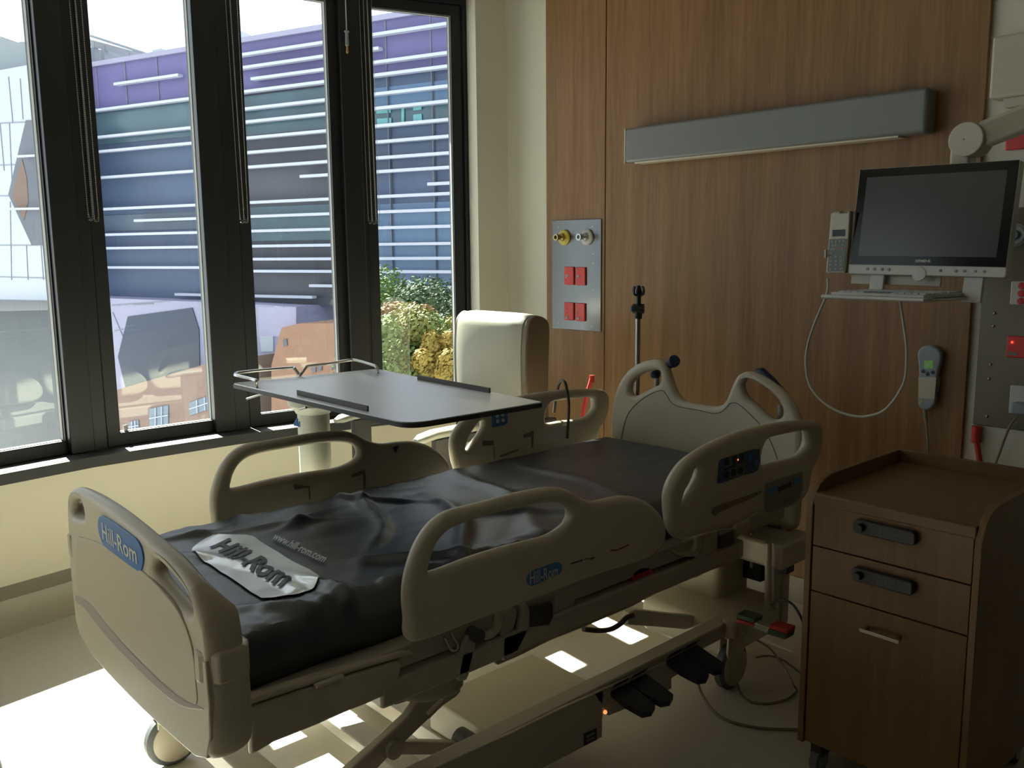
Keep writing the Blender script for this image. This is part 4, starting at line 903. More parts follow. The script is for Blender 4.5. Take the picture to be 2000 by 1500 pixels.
# nurse-call handset on the main wood panel
hs = thing('call_handset', 'grey call handset with a green button, hanging on the wood panel above the cabinet', 'handset', tuple(ony(1812, 740, WF)))
ch_ = lambda pts, y: [(p.x, p.z) for p in (ony(u, v, y) for u, v in cr(1780, 660, 9.375, pts))]
yh = WF-.035
finish('handset_body', outline_mesh([ch_([(105, 320), (130, 215), (220, 155), (330, 140), (440, 170), (520, 245), (548, 340), (532, 450), (490, 600), (462, 760), (442, 1000), (432, 1170), (380, 1270), (300, 1315), (200, 1310), (130, 1250), (112, 1150), (115, 1000), (132, 700), (118, 450)], yh)], .026, .008, lambda a, b, c: Vector((a, yh+.013+c, b)), 3, 3), M_hand, hs, angle=50)
finish('cradle', outline_mesh([ch_([(100, 720), (470, 720), (470, 780), (440, 1010), (100, 1000)], yh)], .022, .003, lambda a, b, c: Vector((a, yh+.022+c, b)), 0, 2), M_bed, hs, angle=50)
def hpart(nm, pts, m, th=.0016, sm=0):
    P = [Vector((a, yh, b)) for a, b in ch_(pts, yh)]; return MB().prism(catmull(P, True, 3) if sm else P, (0, -th, 0)).build(nm, m, hs)
hpart('label_field', [(140, 720), (460, 720), (425, 1120), (130, 1100)], M_bed)
o = hpart('green_button', [(240, 415), (400, 415), (395, 560), (235, 560)], M_greenb)
P = [Vector((a, yh-.0017, b)) for a, b in ch_([(310, 440), (335, 520), (280, 520)], yh)]; MB().prism(P, (0, -.0006, 0)).build('nurse_symbol', M_whitep, o)
for a, b in ((218, 612), (300, 662), (394, 632)): hpart('button', [(a-34, b), (a-20, b-28), (a+10, b-32), (a+34, b), (a+20, b+28), (a-15, b+30)], M_black, .002, 1)
hpart('yellow_mark', [(160, 1170), (190, 1130), (215, 1140), (180, 1180), (200, 1215), (175, 1210)], M_yellow, .0008)
q = [ony(1806, 798, yh+.01), ony(1808, 815, yh+.01), ony(1811, 845, WF-.02), ony(1813, 890, WF-.012), ony(1812, 960, WF-.012)]
MB().tube(catmull(q, False, 4), [.008 if i < 6 else .004 for i in range(len(catmull(q, False, 4)))], 8).build('cord', M_cordt, hs)

# monitor on its arm --------------------------------------------------------
mn = thing('bedside_monitor', 'black-framed bedside monitor on an ivory swing arm above the wooden cabinet', 'monitor', tuple(ony(1810, 440, 2.85)))
YM = 2.80; b0, b1 = ony(1655, 537, YM), ony(1965, 539, YM); t0, t1 = ony(1680, 333, YM+.04), ony(1993, 309, YM+.04)
mo = (b0+b1)/2; mx_ = Vector((1, 0, 0)); mh = ((t0-b0).length+(t1-b1).length)/2; mw = b1.x-b0.x
mw2 = t1.x-t0.x; mw = (mw+mw2)/2
ct = (t0+t1)/2; my_ = (ct-mo).normalized(); mx_ = (mx_-my_*mx_.dot(my_)); mx_ = ((b1-b0).normalized()+(t1-t0).normalized()).normalized(); mx_ = (mx_-my_*mx_.dot(my_)).normalized(); mz_ = mx_.cross(my_)   # towards viewer
def mm(a, b, c=0): return mo+mx_*a+my_*b+mz_*c
def mrect(nm, a0, a1, b0_, b1_, c0, c1, m, parent=mn, r=.0, bev=.002):
    P = [mm(a0, b0_, c0), mm(a1, b0_, c0), mm(a1, b1_, c0), mm(a0, b1_, c0)]
    if r: P = rnd(P, [r]*4)
    return MB().prism(P, mz_*(c1-c0)).build(nm, m, parent, bevel=bev)
H2 = mw/2
mrect('casing', -H2, H2, 0, mh, -.035, 0, M_white, r=.008)
mrect('bezel', -H2+.003, H2-.003, .030, mh-.002, 0.0, .003, M_bezel, bev=0)
scr = mrect('screen', -H2+.030, H2-.030, .058, mh-.028, .0032, .0040, M_screen, bev=0)
br = finish('brand_lettering', text_mesh('SIEMENS', lambda a, b: mm(a, .044+b, .0046), .046, .0085, bold=.02), M_white, mn)
for k, a in enumerate((-.175, -.152, -.128, -.105)): MB().lathe(mm(a, .016, 0), [(0, 0), (.005, 0), (.0045, .003), (0, .0035)], mz_, 14).build('button', M_hand, mn)
for a in (.055, .10, .125, .155, .18): MB().lathe(mm(a, .016, 0), [(0, 0), (.0045, 0), (.004, .003), (0, .0035)], mz_, 14).build('button', M_hand if a > .06 else M_keyg, mn)
MB().lathe(mm(-.008, .004, 0), [(0, 0), (.022, 0), (.021, .003), (.006, .004), (0, .004)], mz_, 20).build('webcam_disc', M_white, mn)
MB().box(mm(-H2+.02, -.024, -.05), mm(H2-.16, -.002, -.02)).build('rear_plate', M_offw, mn, bevel=.002) if False else mrect('rear_plate', -H2-.005, .045, -.030, .0, -.045, -.037, M_offw)
# tray
TRZ = 1.352
tr = [onz(*p, TRZ) for p in ((1609, 576), (1806, 583), (1912, 566), (1690, 556))]
tr[2] = tr[1]+Vector((.05, .28, 0)); tr[3] = tr[0]+Vector((.03, .28, 0)); ctr_ = sum(tr, Vector())/4
MB().prism([p-Zv*.012 for p in tr], (0, 0, .008)).build('keyboard_tray', M_white, mn, bevel=.003)
MB().tube([tr[0]+Vector((-.004, -.004, -.004)), tr[1]+Vector((.0, -.004, -.004)), tr[1]+(tr[2]-tr[1])*.12-Zv*.004], .006, 10).build('front_bar', M_white, mn)
MB().box(mm(-.165, -.045, -.06), mm(-.12, .0, -.03)).build('tray_bracket', M_white, mn, bevel=.002) if False else mrect('tray_bracket', -.170, -.125, -.075, .0, -.03, -.015, M_white)
mrect('tray_bracket', .12, .175, -.075, .0, -.03, -.015, M_white)
# arm
yj = 2.955
jc = ony(1897, 274, yj); pb = ony(1882, 318, yj)
MB().box((ony(1862, 300, yj).x, yj-.03, mo.z+.24), (ony(1888, 300, yj).x+.02, yj+.03, jc.z+.02)).build('arm_post', M_offw, mn, bevel=.008)
MB().cyl((jc.x, yj-.045, jc.z), (jc.x, yj+.045, jc.z), .052, n=36).build('arm_joint', M_offw, mn, bevel=.003)
MB().ball((jc.x-.005, yj-.046, jc.z), .002, 6).build('screw', M_metdark, mn)
e1 = ony(1960, 246, yj); e2 = e1+(e1-jc)*3.4
MB().beam(jc+(e1-jc).normalized()*.03, e2+Vector((0, .10, 0)), .075, .078, (0, 0, 1)).build('swing_arm', M_offw, mn, bevel=.012)
MB().box((e2.x-.05, e2.y+.02, e2.z-.12), (e2.x+.09, HW-.001, e2.z+.08)).build('wall_bracket', M_offw, mn, bevel=.01)
# keyboard on the tray
kd = thing('keyboard', 'pale slim keyboard lying on the tray under the monitor', 'keyboard', tuple(ctr_))
u_ = (tr[1]-tr[0]).normalized(); v_ = (tr[3]-tr[0]); v_ = (v_-u_*v_.dot(u_)); vl = v_.length; v_.normalize(); ul = (tr[1]-tr[0]).length
def kk(a, b, c): return tr[0]+(tr[1]-tr[0])*a+((tr[3]-tr[0])*(1-a)+(tr[2]-tr[1])*a)*b+Zv*c
MB().prism([kk(.04, .06, -.003), kk(.96, .06, -.003), kk(.96, .9, -.003), kk(.04, .9, -.003)], (0, 0, .012)).build('keyboard_body', M_white, kd, bevel=.002)
for r_ in range(5):
    nk = 13
    for c_ in range(nk):
        a = .07+.86*c_/nk; b = .16+.70*r_/5
        if r_ == 0 and 4 <= c_ <= 7:
            if c_ > 4: continue
            a2 = a+.86*4/nk*.9
        else: a2 = a+.86/nk*.82
        MB().prism([kk(a, b, .009), kk(a2, b, .009), kk(a2, b+.11, .009), kk(a, b+.11, .009)], (0, 0, .003)).build('key', M_whitep if not (r_ == 0 and c_ == 4) else M_keyg, kd)
# telephone handset
tl = thing('telephone_handset', 'ivory telephone handset with a small dark display, docked left of the monitor', 'telephone', tuple(ony(1640, 475, 2.80)))
yt = 2.795
ct_ = lambda pts, y: [(p.x, p.z) for p in (ony(u, v, y) for u, v in cr(1610, 400, 10.714, pts))]
finish('phone_body', outline_mesh([ct_([(132, 185), (200, 150), (315, 135), (320, 178), (475, 172), (490, 128), (540, 128), (500, 800), (420, 1425), (35, 1432), (32, 1380), (75, 900)], yt)], .03, .004, lambda a, b, c: Vector((a, yt+.015+c, b)), 0, 3), M_offw, tl, angle=50)
finish('phone_cradle', outline_mesh([ct_([(540, 140), (620, 150), (560, 800), (490, 1430), (425, 1425), (505, 800)], yt)], .045, .003, lambda a, b, c: Vector((a, yt+.035+c, b)), 0, 2), M_cordt, tl, angle=50)
def tpart(nm, pts, m, th=.0015, parent=tl, yy=yt):
    return MB().prism([Vector((a, yy, b)) for a, b in ct_(pts, yt)], (0, -th, 0)).build(nm, m, parent)
tpart('phone_display', [(178, 525), (440, 515), (432, 655), (170, 665)], M_bezel)
kp_ = tpart('phone_keypad', [(112, 718), (480, 706), (408, 1392), (68, 1396)], M_keyg)
for (a, b) in [(x, y) for y in (1095, 1180, 1260, 1345) for x in (135, 248, 355)]+[(175, 770), (250, 765), (335, 765), (410, 760), (180, 855), (245, 850), (160, 935), (215, 930), (150, 1010), (400, 835), (385, 915)]:
    m = M_led if (a, b) == (385, 915) and False else (mat('orange_key', (.45, .18, .05), .4) if (a, b) == (385, 915) else M_keyg)
    tpart('key', [(a-28, b-22), (a+24, b-24), (a+22, b+18), (a-30, b+20)], mat('key_pale', (.26, .27, .24), .4) if m is M_keyg else m, .001, kp_, yt-.0015)
tpart('side_clip', [(35, 945), (62, 945), (62, 1100), (30, 1095)], M_white, .01)
lp_ = cr(1550, 560, 3.75, [(250, -60), (252, 0), (235, 75), (190, 180), (150, 280), (110, 400), (90, 520), (92, 600), (100, 665), (130, 745), (200, 830), (300, 900), (400, 938), (470, 950), (530, 950), (640, 920), (720, 850), (790, 740), (818, 660), (827, 540), (825, 420), (808, 290), (792, 180), (778, 90), (770, 20)])
MB().tube(catmull([ony(u, v, 2.79-.05*math.sin(PI*i/24)) for i, (u, v) in enumerate(lp_)], False, 4), .0042, 8).build('cord', M_cord, tl)

# things hung on the far head rail ------------------------------------------
q = [Vector((XF-.02, onx(1082, 806, XF-.02).y, onx(1082, 806, XF-.02).z)), onx(1086, 775, XF-.02), onx(1091, 752, XF-.008), onx(1097, 743, XF+.02), onx(1104, 748, XF+.054), onx(1108, 765, XF+.056), onx(1111, 790, XF+.056), onx(1110, 820, XF+.056), onx(1108, 856, XF+.056)]
tag(MB().tube(catmull(q, False, 5), .0065, 8).build('cable', M_cordk, loc=q[3]), 'dark cable looped over the top of the far head-end side rail', 'cable')
q = [onx(1156, 738, XF-.05), onx(1152, 752, XF-.05), onx(1145, 775, XF-.05), onx(1139, 800, XF-.05), onx(1136, 850, XF-.05)]
tag(MB().tube(q, .010, 8).lathe(q[0], [(0, -.02), (.011, -.02), (.011, .012), (0, .012)]).build('red_tube', M_redb, loc=q[0]), 'thin red tube sticking up behind the far head-end side rail', 'tube')

# cables near the head castor -----------------------------------------------
def fcable(name, pts, r, m, label):
    P = []
    for u, v, z in pts: P.append(onz(u, v, z) if z is not None else None)
    return tag(MB().tube(catmull(P, False, 6), r, 8).build(name, m, loc=P[0]), label, 'cable')
fcable('floor_cable', [(1362, 1315, .10), (1363, 1330, .05), (1372, 1358, .006), (1395, 1390, .006), (1430, 1410, .006), (1480, 1421, .006), (1530, 1424, .006), (1575, 1424, .006), (1640, 1420, .006)], .0045, M_cordt, 'long pale cable curving over the floor from the navy foot pedals to the wooden cabinet')
P = [ony(u, v, 2.62) for u, v in ((1505, 1180), (1525, 1171), (1545, 1178), (1560, 1197), (1572, 1225), (1580, 1260))]
tag(MB().tube(catmull(P, False, 5), .0045, 8).build('loop_cable', M_cordk, loc=P[0]), 'dark cable arching from the bed head to behind the cabinet, uppermost of the cables', 'cable')
P = [ony(1478, 1250, 2.56), ony(1505, 1268, 2.55), ony(1530, 1302, 2.5), ony(1550, 1338, 2.42), onz(1556, 1350, .012), onz(1535, 1366, .006), onz(1500, 1374, .006), onz(1465, 1370, .006), onz(1448, 1355, .02), onz(1440, 1335, .07)]
tag(MB().tube(catmull(P, False, 5), .0038, 8).build('loop_cable', M_cordt, loc=P[0]), 'tan cable falling to the floor and looping around behind the grey head castor', 'cable')
P = [ony(1477, 1284, 2.6), ony(1500, 1281, 2.6), ony(1525, 1287, 2.6), ony(1558, 1310, 2.6), ony(1580, 1330, 2.6)]
tag(MB().tube(catmull(P, False, 5), .0038, 8).build('loop_cable', M_cordt, loc=P[0]), 'short tan cable arching over the sunlit floor strip right of the head castor', 'cable')

# blind chains ----------------------------------------------------------------
bead = None
def chain_strands(facet, d, us, vb, label, sep=.008):
    """one bead-chain loop: two strands meeting at the bottom"""
    global bead
    uL, uR, ub = us
    P, t, n = off(facet, d)
    b = onp(ub, vb, P, n); 
    topz = 2.84
    a1 = onp(uL, 60, P, n); a2 = onp(uR, 60, P, n)
    def strand(p): return Vector((p.x, p.y, 0))
    path = []
    xl, xr = strand(a1), strand(a2); xb = strand(b)
    R_ = .010
    z = topz
    step = .0088
    l0 = xb-t*R_; r0 = xb+t*R_
    while z > b.z+R_:
        f = max(0, (z-b.z)/(topz-b.z)); path.append(l0*(1-f)+xl*f+Zv*z); z -= step
    for k in range(1, 4): path.append(xb+t*(-R_*math.cos(PI*k/4))+Zv*(b.z+R_-R_*math.sin(PI*k/4)))
    z = b.z+R_
    while z < topz:
        f = (z-b.z)/(topz-b.z); path.append(r0*(1-f)+xr*f+Zv*z); z += step
    mb = MB(); r = .0031
    base_v = [Vector(v) for v in ((1, 0, 0), (-1, 0, 0), (0, 1, 0), (0, -1, 0), (0, 0, 1), (0, 0, -1))]
    fs = [(0, 2, 4), (2, 1, 4), (1, 3, 4), (3, 0, 4), (2, 0, 5), (1, 2, 5), (3, 1, 5), (0, 3, 5)]
    for p in path: mb.add([p+v*r for v in base_v], fs)
    mb.tube(path[::4], .0008, 4)
    return tag(mb.build('blind_chain', M_bead, loc=b, angle=180), label, 'blind chain', 'bead chains of the window blinds')
CD = DF-.030
chain_strands(3, CD, (139, 150, 177.5), 431, 'bead chain loop on the leftmost dark post, left one of its pair')
chain_strands(3, CD-.004, (151, 162, 189), 433, 'bead chain loop on the leftmost dark post, right one of its pair')
chain_strands(4, CD, (443, 451, 473), 436, 'bead chain loop on the middle dark post, left one of its pair')
chain_strands(4, CD-.004, (452, 466, 481), 435, 'bead chain loop on the middle dark post, right one of its pair')
chain_strands(5, CD, (703, 711, 723), 437, 'bead chain loop on the right dark post, leftmost of its three')
chain_strands(5, CD-.004, (711, 718, 731), 438, 'bead chain loop on the right dark post, middle one of its three')
chain_strands(5, CD+.004, (719, 727, 739), 437, 'bead chain loop on the right dark post, nearest the right-hand pane')
P, t, n = off(5, DF-.05)
c0 = onp(677, 60, P, n); cz = [onp(677, v, P, n).z for v in (60, 64, 88, 98, 104)]
cs = thing('blind_pull', 'white blind cord with a grey tassel hanging between the two right-hand windows', 'blind cord', (c0.x, c0.y, cz[0]))
MB().cyl((c0.x, c0.y, cz[0]), (c0.x, c0.y, 2.86), .003, n=8).build('cord', M_whitep, cs)
MB().lathe((c0.x, c0.y, 0), [(0, cz[0]+.004), (.012, cz[0]), (.013, cz[1]+.003), (.008, cz[1]), (.0095, cz[2]), (.006, cz[2]-.004), (0, cz[2]-.004)], (0, 0, 1), 16).build('tassel', M_hand, cs)
MB().lathe((c0.x, c0.y, 0), [(0, cz[2]), (.005, cz[2]), (.005, cz[3]), (.007, cz[3]-.008), (.004, cz[4]), (0, cz[4]-.002)], (0, 0, 1), 12).build('tassel_tip', mat('amber_plastic', (.45, .25, .08), .3), cs)
# small white tag in the corner of the second visible pane
P, t, n = off(4, DF+.035); tg = [onp(u, v, P, n) for u, v in ((241, 831), (249, 829), (250, 842), (243, 844))]
tag(MB().prism(tg, -n*.001).build('pane_sticker', M_whitep, loc=tg[0]), 'tiny white sticker in the bottom left corner of the window pane above the footboard', 'sticker')

# ================================================================== OUTSIDE
FU = Vector((-.944, -.329, 0)).normalized(); FNn = Vector((.329, -.944, 0)).normalized(); FNn = Vector((-FU.y, FU.x, 0)); 
FP0 = Vector((-17.9, 8.9, 0))
if (EYE-FP0).dot(FNn) < 0: FNn = -FNn
def fo(u, v, d=0): return onp(u, v, FP0+FNn*d, FNn)
M_dglass = mat('facade_dark_glass', (.062, .092, .165), .35, spec=.35, var=.35, vscale=.35)
M_dglass2 = mat('facade_brown_glass', (.062, .066, .088), .35, spec=.3, var=.3, vscale=.4)
M_purple = mat('facade_purple', (.105, .095, .235), .4, spec=.4, var=.2, vscale=.5)
M_teal = mat('facade_teal_glass', (.055, .105, .135), .2, spec=.5, var=.5, vscale=.8)
M_bluegl = mat('facade_blue_glass', (.095, .175, .30), .3, spec=.5, var=.35, vscale=.5)  # blue tint and patches include painted reflection and haze
M_louv = mat('louvre_white', (.40, .43, .53), .5)
M_panel = mat('facade_white_panel', (.38, .42, .50), .5, var=.05, vscale=.3)
M_lilac = mat('facade_lilac_panel', (.26, .26, .38), .5, var=.08, vscale=.4)
M_brick = mat('far_brick', (.42, .22, .15), .8, var=.2, vscale=2)
M_roof = mat('roof_grey', (.22, .24, .26), .7)
M_seam = mat('panel_seam', (.18, .20, .24), .7)
M_leafs = {}
def hz(p, z): return Vector((p.x, p.y, z))
def vprism(pts, th, m, name, parent, d=0):   # polygon on the facade plane (offset d), thickened backwards
    return MB().prism([fo(u, v, d) for u, v in pts], -FNn*th).build(name, m, parent)
# main dark facade
xL, xR = 150, 990
zt_ = sum(fo(*p).z for p in ((182, 128), (373, 100), (472, 88), (638, 62), (726, 48), (847, 28)))/6
zp_ = sum(fo(*p).z for p in ((190, 215), (378, 196), (477, 184), (643, 167), (731, 158), (881, 141)))/6
zb_ = sum(fo(*p).z for p in ((218, 582), (407, 590), (502, 597)))/3
print('facade z', zt_, zp_, zb_, [round(fo(*p).z, 2) for p in ((182, 128), (373, 100), (472, 88), (638, 62), (726, 48), (847, 28))])
fa, fbb = fo(xL, 300), fo(xR, 300)
bd = thing('opposite_building', 'dark glass and purple office block with white horizontal louvres, across the street outside the windows', 'building', (fa.x, fa.y, -10))
def slab(p, q, z0, z1, d0, d1, name, m, parent=bd, **k):
    a, b = Vector((p.x, p.y, 0)), Vector((q.x, q.y, 0))
    P = [a+FNn*d0+Zv*z0, b+FNn*d0+Zv*z0, b+FNn*d1+Zv*z0, a+FNn*d1+Zv*z0]
    return MB().prism(P, (0, 0, z1-z0)).build(name, m, parent, **k)
fm1 = fo(385, 300); fm2 = fo(700, 300)
slab(fa, fm1, zb_, zp_, -8, 0, 'facade_wall', M_dglass)
slab(fm1, fm2, zb_, zp_, -8, 0, 'facade_wall', M_dglass2)
slab(fm2, fbb, zb_, zp_, -8, 0, 'facade_wall', M_dglass)
slab(fa, fbb, zp_, zt_, -8, .05, 'purple_parapet', M_purple)
slab(fa, fbb, -10, zb_, -8, -.6, 'lower_wall', M_bluegl)
slab(fa, fbb, zt_, zt_+.10, -8, .12, 'coping', M_lilac)
# glazing bands, with glass reflections and haze put into their blue and teal
def band(u0, u1, va, vb_, m, name='window_band', d=.02):
    p, q = fo(u0, 300), fo(u1, 300); z1 = fo((u0+u1)/2, va).z; z0 = fo((u0+u1)/2, vb_).z; return slab(p, q, z0, z1, d-.03, d, name, m)
band(183, 383, 208, 275, M_teal); band(477, 652, 178, 258, M_teal); band(728, 960, 160, 205, M_bluegl); band(728, 960, 205, 242, M_teal)
band(728, 960, 262, 330, mat('facade_navy_glass', (.045, .075, .135), .3, var=.3, vscale=.6)); band(728, 960, 395, 472, M_bluegl); band(728, 960, 480, 600, M_bluegl)
band(477, 652, 402, 470, M_teal); band(183, 383, 418, 450, mat('facade_mid_blue', (.075, .105, .15), .3, var=.2, vscale=.6))
M_aqua = mat('aqua_glass', (.13, .38, .40), .3)
for q in ([(735, 208), (763, 206), (763, 220), (735, 222)], [(736, 232), (764, 230), (764, 241), (737, 243)], [(784, 202), (789, 202), (789, 239), (784, 240)], [(807, 200), (823, 199), (823, 214), (807, 216)], [(807, 224), (823, 222), (824, 236), (807, 238)]):
    vprism(q, .02, M_aqua, 'window', bd, .05)
for u in (763, 849): p = fo(u, 300); q = fo(u+1.2, 300); slab(p, q, zb_, zt_, .0, .07, 'vertical_seam', M_seam)
for u in (204, 260, 322): p = fo(u, 300); q = fo(u+.8, 300); slab(p, q, zp_, zt_, .05, .07, 'vertical_seam', M_seam)
# louvres: (left u, right u, v at a reference u)
LV = [(430, 960, 480, 112), (430, 763, 480, 137), (518, 960, 518, 156), (150, 960, 477, 184), (430, 960, 480, 217), (150, 960, 482, 242), (150, 960, 483, 273), (430, 960, 484, 301), (150, 960, 486, 329),
      (603, 960, 603, 346), (849, 960, 849, 361), (150, 960, 491, 397), (276, 960, 492, 424), (150, 960, 493, 452), (150, 960, 495, 481), (430, 960, 497, 506), (150, 410, 213, 522), (430, 960, 498, 529), (612, 960, 612, 557), (346, 617, 501, 577), (854, 960, 854, 590), (256, 380, 256, 165)]
for (u0, u1, ur, vr) in LV:
    z = fo(ur, vr).z; p, q = fo(u0, 400), fo(u1, 400)
    lv = slab(p, q, z-.028, z+.028, .10, .24, 'louvre', M_louv)
    nb = 0
# roof plant and rail over the left
pr = fo(182, 120); 
rr = MB(); a = fo(186, 75, -1); b = fo(292, 108, -1)
rr.beam(fo(178, 70, -1), fo(292, 107, -1), .06, .06).beam(fo(178, 84, -1), fo(280, 112, -1), .10, .16)
for u, v0 in ((185, 82), (205, 90), (253, 102)): rr.beam(fo(u, v0, -1), fo(u, v0+35, -1), .12, .12)
rr.build('roof_railing', M_roof, bd)
MB().prism([fo(u, v, -1.5) for u, v in ((292, 112), (299, 98), (315, 94), (345, 104), (345, 125), (292, 125))], -FNn*1.5).build('roof_plant', mat('plant_grey', (.36, .40, .46), .6), bd)
MB().prism([fo(u, v, -1.5) for u, v in ((465, 60), (480, 63), (497, 74), (500, 95), (465, 95))], -FNn*1.5).build('roof_plant', mat('plant_grey', (.36, .40, .46), .6), bd)
# white panelled block on the left with the hexagonal window
wbk = thing('white_block', 'white panelled building wing with a dark hexagonal window, seen through the leftmost pane', 'building', tuple(hz(fo(30, 300, 1), -10)))
D1 = .9
tl_, tr_ = fo(-160, 167, D1), fo(160, 107, D1)
MB().prism([fo(-160, 167, D1), fo(96, 119, D1), fo(112, 587, D1), fo(-160, 582, D1)], -FNn*4).build('panelled_wall', M_panel, wbk)
MB().prism([fo(-160, 100, .2), fo(0, 70, .2), fo(34, 82, .2), fo(100, 76, .2), fo(100, 130, .2), fo(-160, 180, .2)], -FNn*3).build('roof_storey', mat('roof_storey_grey', (.20, .23, .25), .6), wbk)
cA = lambda pts: cr(0, 0, 3, pts)
hx_ = vprism(cA([(150, 705), (330, 695), (420, 1060), (330, 1435), (185, 1437), (48, 1140)]), .15, mat('hexagon_glass', (.09, .10, .13), .35, var=.2, vscale=1.2), 'hexagonal_window', wbk, D1+.02)
vprism(cA([(128, 930), (155, 1040), (165, 1180), (140, 1290), (70, 1150)]), .02, mat('hexagon_tan', (.14, .09, .07), .5), 'reflection_patch', wbk, D1+.03)
sm = MB()
for (p, q) in (((0, 722), (225, 712)), ((0, 968), (98, 965)), ((0, 1148), (48, 1148)), ((0, 1437), (290, 1437)), ((0, 1622), (305, 1630)), ((118, 460), (135, 700)), ((50, 450), (75, 720)), ((55, 720), (70, 1050)), ((0, 720), (25, 1000)), ((190, 400), (215, 700)), ((60, 1180), (68, 1640)), ((155, 1440), (165, 1640)), ((240, 1440), (255, 1640))):
    a, b = cA([p, q]); sm.beam(fo(*a, D1+.005), fo(*b, D1+.005), .018, .018)
sm.build('panel_joints', M_seam, wbk)
for (p, q) in (((98, 917), (300, 908)), ((50, 1225), (320, 1221))):
    a, b = cA([p, q]); MB().beam(fo(*a, D1+.15), fo(*b, D1+.15), .06, .05).build('louvre', M_louv, wbk)
MB().prism([fo(-160, 582, D1), fo(160, 588, D1), fo(160, 604, D1+.4), fo(-160, 612, D1+.4)], -FNn*.4).build('soffit', mat('soffit_beige', (.25, .24, .23), .6), wbk)
MB().prism([fo(-160, 610, .3), fo(160, 602, .3), fo(160, 1000, .3), fo(-160, 1000, .3)], -FNn*4).build('dark_glazing', mat('low_glazing', (.06, .075, .09), .3, var=.3, vscale=.6), wbk)
# lilac wing with the dark polygon window under the facade
lw = thing('lilac_block', 'pale lilac panelled lower storey with a dark angular window, below the dark facade', 'building', tuple(hz(fo(300, 650, .5), -10)))
D2 = .7
MB().prism([fo(150, 580, D2), fo(450, 592, D2), fo(578, 599, D2), fo(590, 900, D2), fo(150, 900, D2)], -FNn*1.2).build('panelled_wall', M_lilac, lw)
cB = lambda pts: cr(0, 500, 3, pts)
vprism(cB([(748, 355), (1125, 303), (1165, 430), (1170, 700), (735, 775), (690, 590)]), .1, mat('angular_window_glass', (.02, .035, .07), .3), 'angular_window', lw, D2+.02)
for pts in (cr(450, 500, 3, [(255, 293), (308, 296), (290, 365), (272, 360)]), cr(450, 500, 3, [(330, 297), (362, 298), (350, 335)]), cr(450, 500, 3, [(165, 400), (250, 380), (250, 560), (180, 560)])):
    vprism(pts, .02, M_panel, 'white_panel', lw, D2+.02)
sm = MB()
for p, q in (((655, 290), (1000, 262)), ((660, 330), (720, 470)), ((670, 440), (720, 430)), ((780, 285), (900, 280))): a, b = cB([p, q]); sm.beam(fo(*a, D2+.005), fo(*b, D2+.005), .018, .018)
sm.build('panel_joints', M_seam, lw)
# brick buildings
def brickmat(name, c1, c2):
    m = bpy.data.materials.new(name); m.use_nodes = True; nt = m.node_tree; b = nt.nodes['Principled BSDF']; br_ = nt.nodes.new('ShaderNodeTexNoise'); br_.inputs['Scale'].default_value = 3
    mx = nt.nodes.new('ShaderNodeMix'); mx.data_type = 'RGBA'; mx.inputs[6].default_value = (*c1, 1); mx.inputs[7].default_value = (*c2, 1)
    tc = nt.nodes.new('ShaderNodeTexCoord'); nt.links.new(tc.outputs['Object'], br_.inputs['Vector']); nt.links.new(br_.outputs[0], mx.inputs[0]); nt.links.new(mx.outputs[2], b.inputs['Base Color']); b.inputs['Roughness'].default_value = .85; return m
M_bk1 = brickmat('brick_pink', (.19, .13, .11), (.25, .18, .155)); M_bk2 = brickmat('brick_orange', (.22, .12, .08), (.28, .165, .115))
bk = thing('brick_building', 'low pinkish brick building with square grid windows, beneath the lilac block', 'building', tuple(hz(fo(300, 780, 2.5), -10)))
D3 = 2.5
MB().prism([fo(150, 785, D3), fo(243, 757, D3), fo(412, 708, D3), fo(470, 700, D3), fo(470, 1050, D3), fo(150, 1050, D3)], -FNn*1.0).build('brick_wall', M_bk1, bk)
for q in ([(875, 895), (985, 875), (985, 990), (875, 1010)], [(1108, 860), (1245, 812), (1248, 890), (1112, 935)], [(755, 975), (810, 960), (815, 1025), (755, 1030)]):
    w1 = vprism(cB(q), .05, mat('grid_window_glass', (.12, .17, .23), .3), 'window', bk, D3+.02)
    P = [fo(*a, D3+.03) for a in cB(q)]; mbr = MB()
    for k in (1, 2): mbr.beam(P[0].lerp(P[1], k/3), P[3].lerp(P[2], k/3), .02, .02)
    mbr.beam(P[0].lerp(P[3], .5), P[1].lerp(P[2], .5), .02, .02); mbr.build('glazing_bars', M_panel, w1)
bk2 = thing('brick_tower', 'orange brick building behind the overbed table gallery, left of the trees', 'building', tuple(hz(fo(600, 700, 2.2), -10)))
D4 = 2.2
cP = lambda pts: cr(450, 500, 3, pts)
MB().prism([fo(u, v, D4) for u, v in cP([(240, 640), (300, 420), (400, 395), (700, 395), (730, 1200), (240, 1200)])], -FNn*1.0).build('brick_wall', M_bk2, bk2)
for q in ([(475, 650), (500, 645), (500, 680), (475, 685)], [(510, 640), (535, 637), (535, 670), (510, 674)], [(590, 632), (612, 630), (612, 662), (590, 664)], [(308, 490), (330, 486), (332, 525), (310, 530)]):
    vprism(cP(q), .05, mat('small_window_glass', (.08, .08, .10), .3), 'window', bk2, D4+.02)
vprism(cP([(165, 300), (385, 300), (385, 470), (165, 470)]), .05, M_lilac, 'lilac_wall', bk2, D4-.5)
struct(MB().box((-70, -50, -10.2), (-5.5, 60, -10)).build('street_ground', mat('street', (.40, .39, .37), .9)))

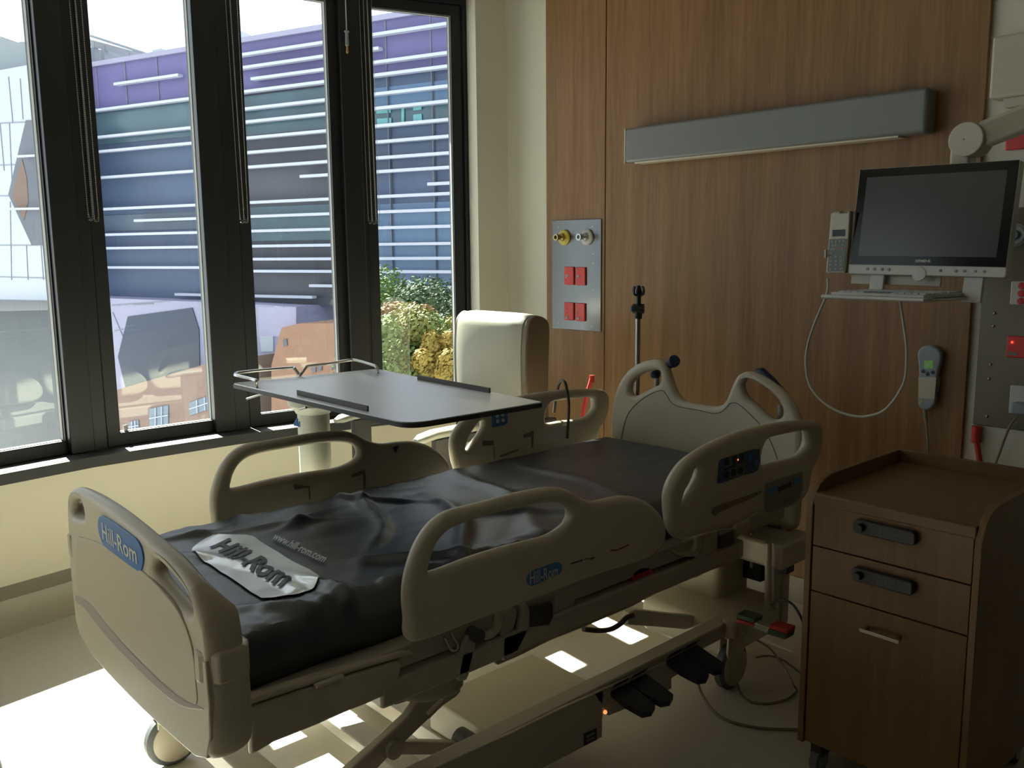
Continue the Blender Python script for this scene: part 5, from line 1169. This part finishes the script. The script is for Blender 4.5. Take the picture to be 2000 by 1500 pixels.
# trees --------------------------------------------------------------------
def leafmat(i, c):
    if i not in M_leafs: M_leafs[i] = mat('foliage_%d' % i, c, .7, var=.5, vscale=2.0, spec=.2)
    return M_leafs[i]
M_bark = mat('bark', (.10, .075, .05), .9)
def tree(u, v, dist, R_, col, label, seed):
    rnd_ = random.Random(seed); r = ray(u, v); h = Vector((r.x, r.y, 0)).length; c = EYE+r*(dist/h)
    t = thing('tree', label, 'tree', (c.x, c.y, -10), 'trees outside the right-hand pane')
    mb = MB(); mb.tube([(c.x, c.y, -10), (c.x+.1, c.y, c.z-R_*.6), (c.x, c.y, c.z)], [.22, .16, .06], 8)
    for k in range(6):
        a = k*PI/3; mb.tube([(c.x, c.y, c.z-R_*.7), (c.x+R_*.6*math.cos(a), c.y+R_*.6*math.sin(a), c.z+R_*.2)], [.07, .02], 5)
    mb.build('trunk', M_bark, t)
    lf = MB(); 
    blobs = [(Vector((rnd_.uniform(-1, 1), rnd_.uniform(-1, 1), rnd_.uniform(-.9, .9))).normalized()*rnd_.uniform(.3, .85)*R_, rnd_.uniform(.22, .42)*R_) for _ in range(26)]
    for off_, br in blobs:
        for _ in range(650):
            d = Vector((rnd_.gauss(0, 1), rnd_.gauss(0, 1), rnd_.gauss(0, 1))).normalized(); p = c+off_+d*br*rnd_.uniform(.75, 1.05)
            a = (d+Vector((rnd_.uniform(-.7, .7), rnd_.uniform(-.7, .7), rnd_.uniform(-.7, .7)))).normalized(); x = a.orthogonal().normalized(); y = a.cross(x); s = rnd_.uniform(.016, .036)
            lf.add([p-x*s, p-y*s*.6, p+x*s, p+y*s*.6], [(0, 1, 2, 3)])
    lf.build('foliage', leafmat(*col), t, angle=180)
tree(768, 652, 14, 1.1, (0, (.075, .13, .03)), 'bright green tree top at the left of the right-hand pane, nearest the top', 1)
tree(868, 650, 13.5, 1.1, (1, (.05, .085, .038)), 'dark green broad tree beside the armchair back', 2)
tree(818, 662, 13.8, 1.15, (1, (.05, .085, .038)), 'dark green tree in the middle of the right-hand pane', 3)
tree(775, 672, 11.5, .6, (2, (.20, .115, .06)), 'reddish-brown autumn tree at the left of the right-hand pane', 4)
tree(762, 722, 10.5, .75, (3, (.11, .16, .05)), 'pale green tree just above the gallery rail of the overbed table', 5)
tree(822, 724, 10.8, .8, (4, (.17, .17, .05)), 'olive-yellow tree low in the middle of the right-hand pane', 6)
tree(868, 716, 10.2, .42, (5, (.27, .20, .045)), 'golden yellow autumn tree low beside the armchair', 7)
tree(905, 705, 12.0, .9, (1, (.05, .085, .038)), 'dark green tree mostly hidden behind the armchair', 8)
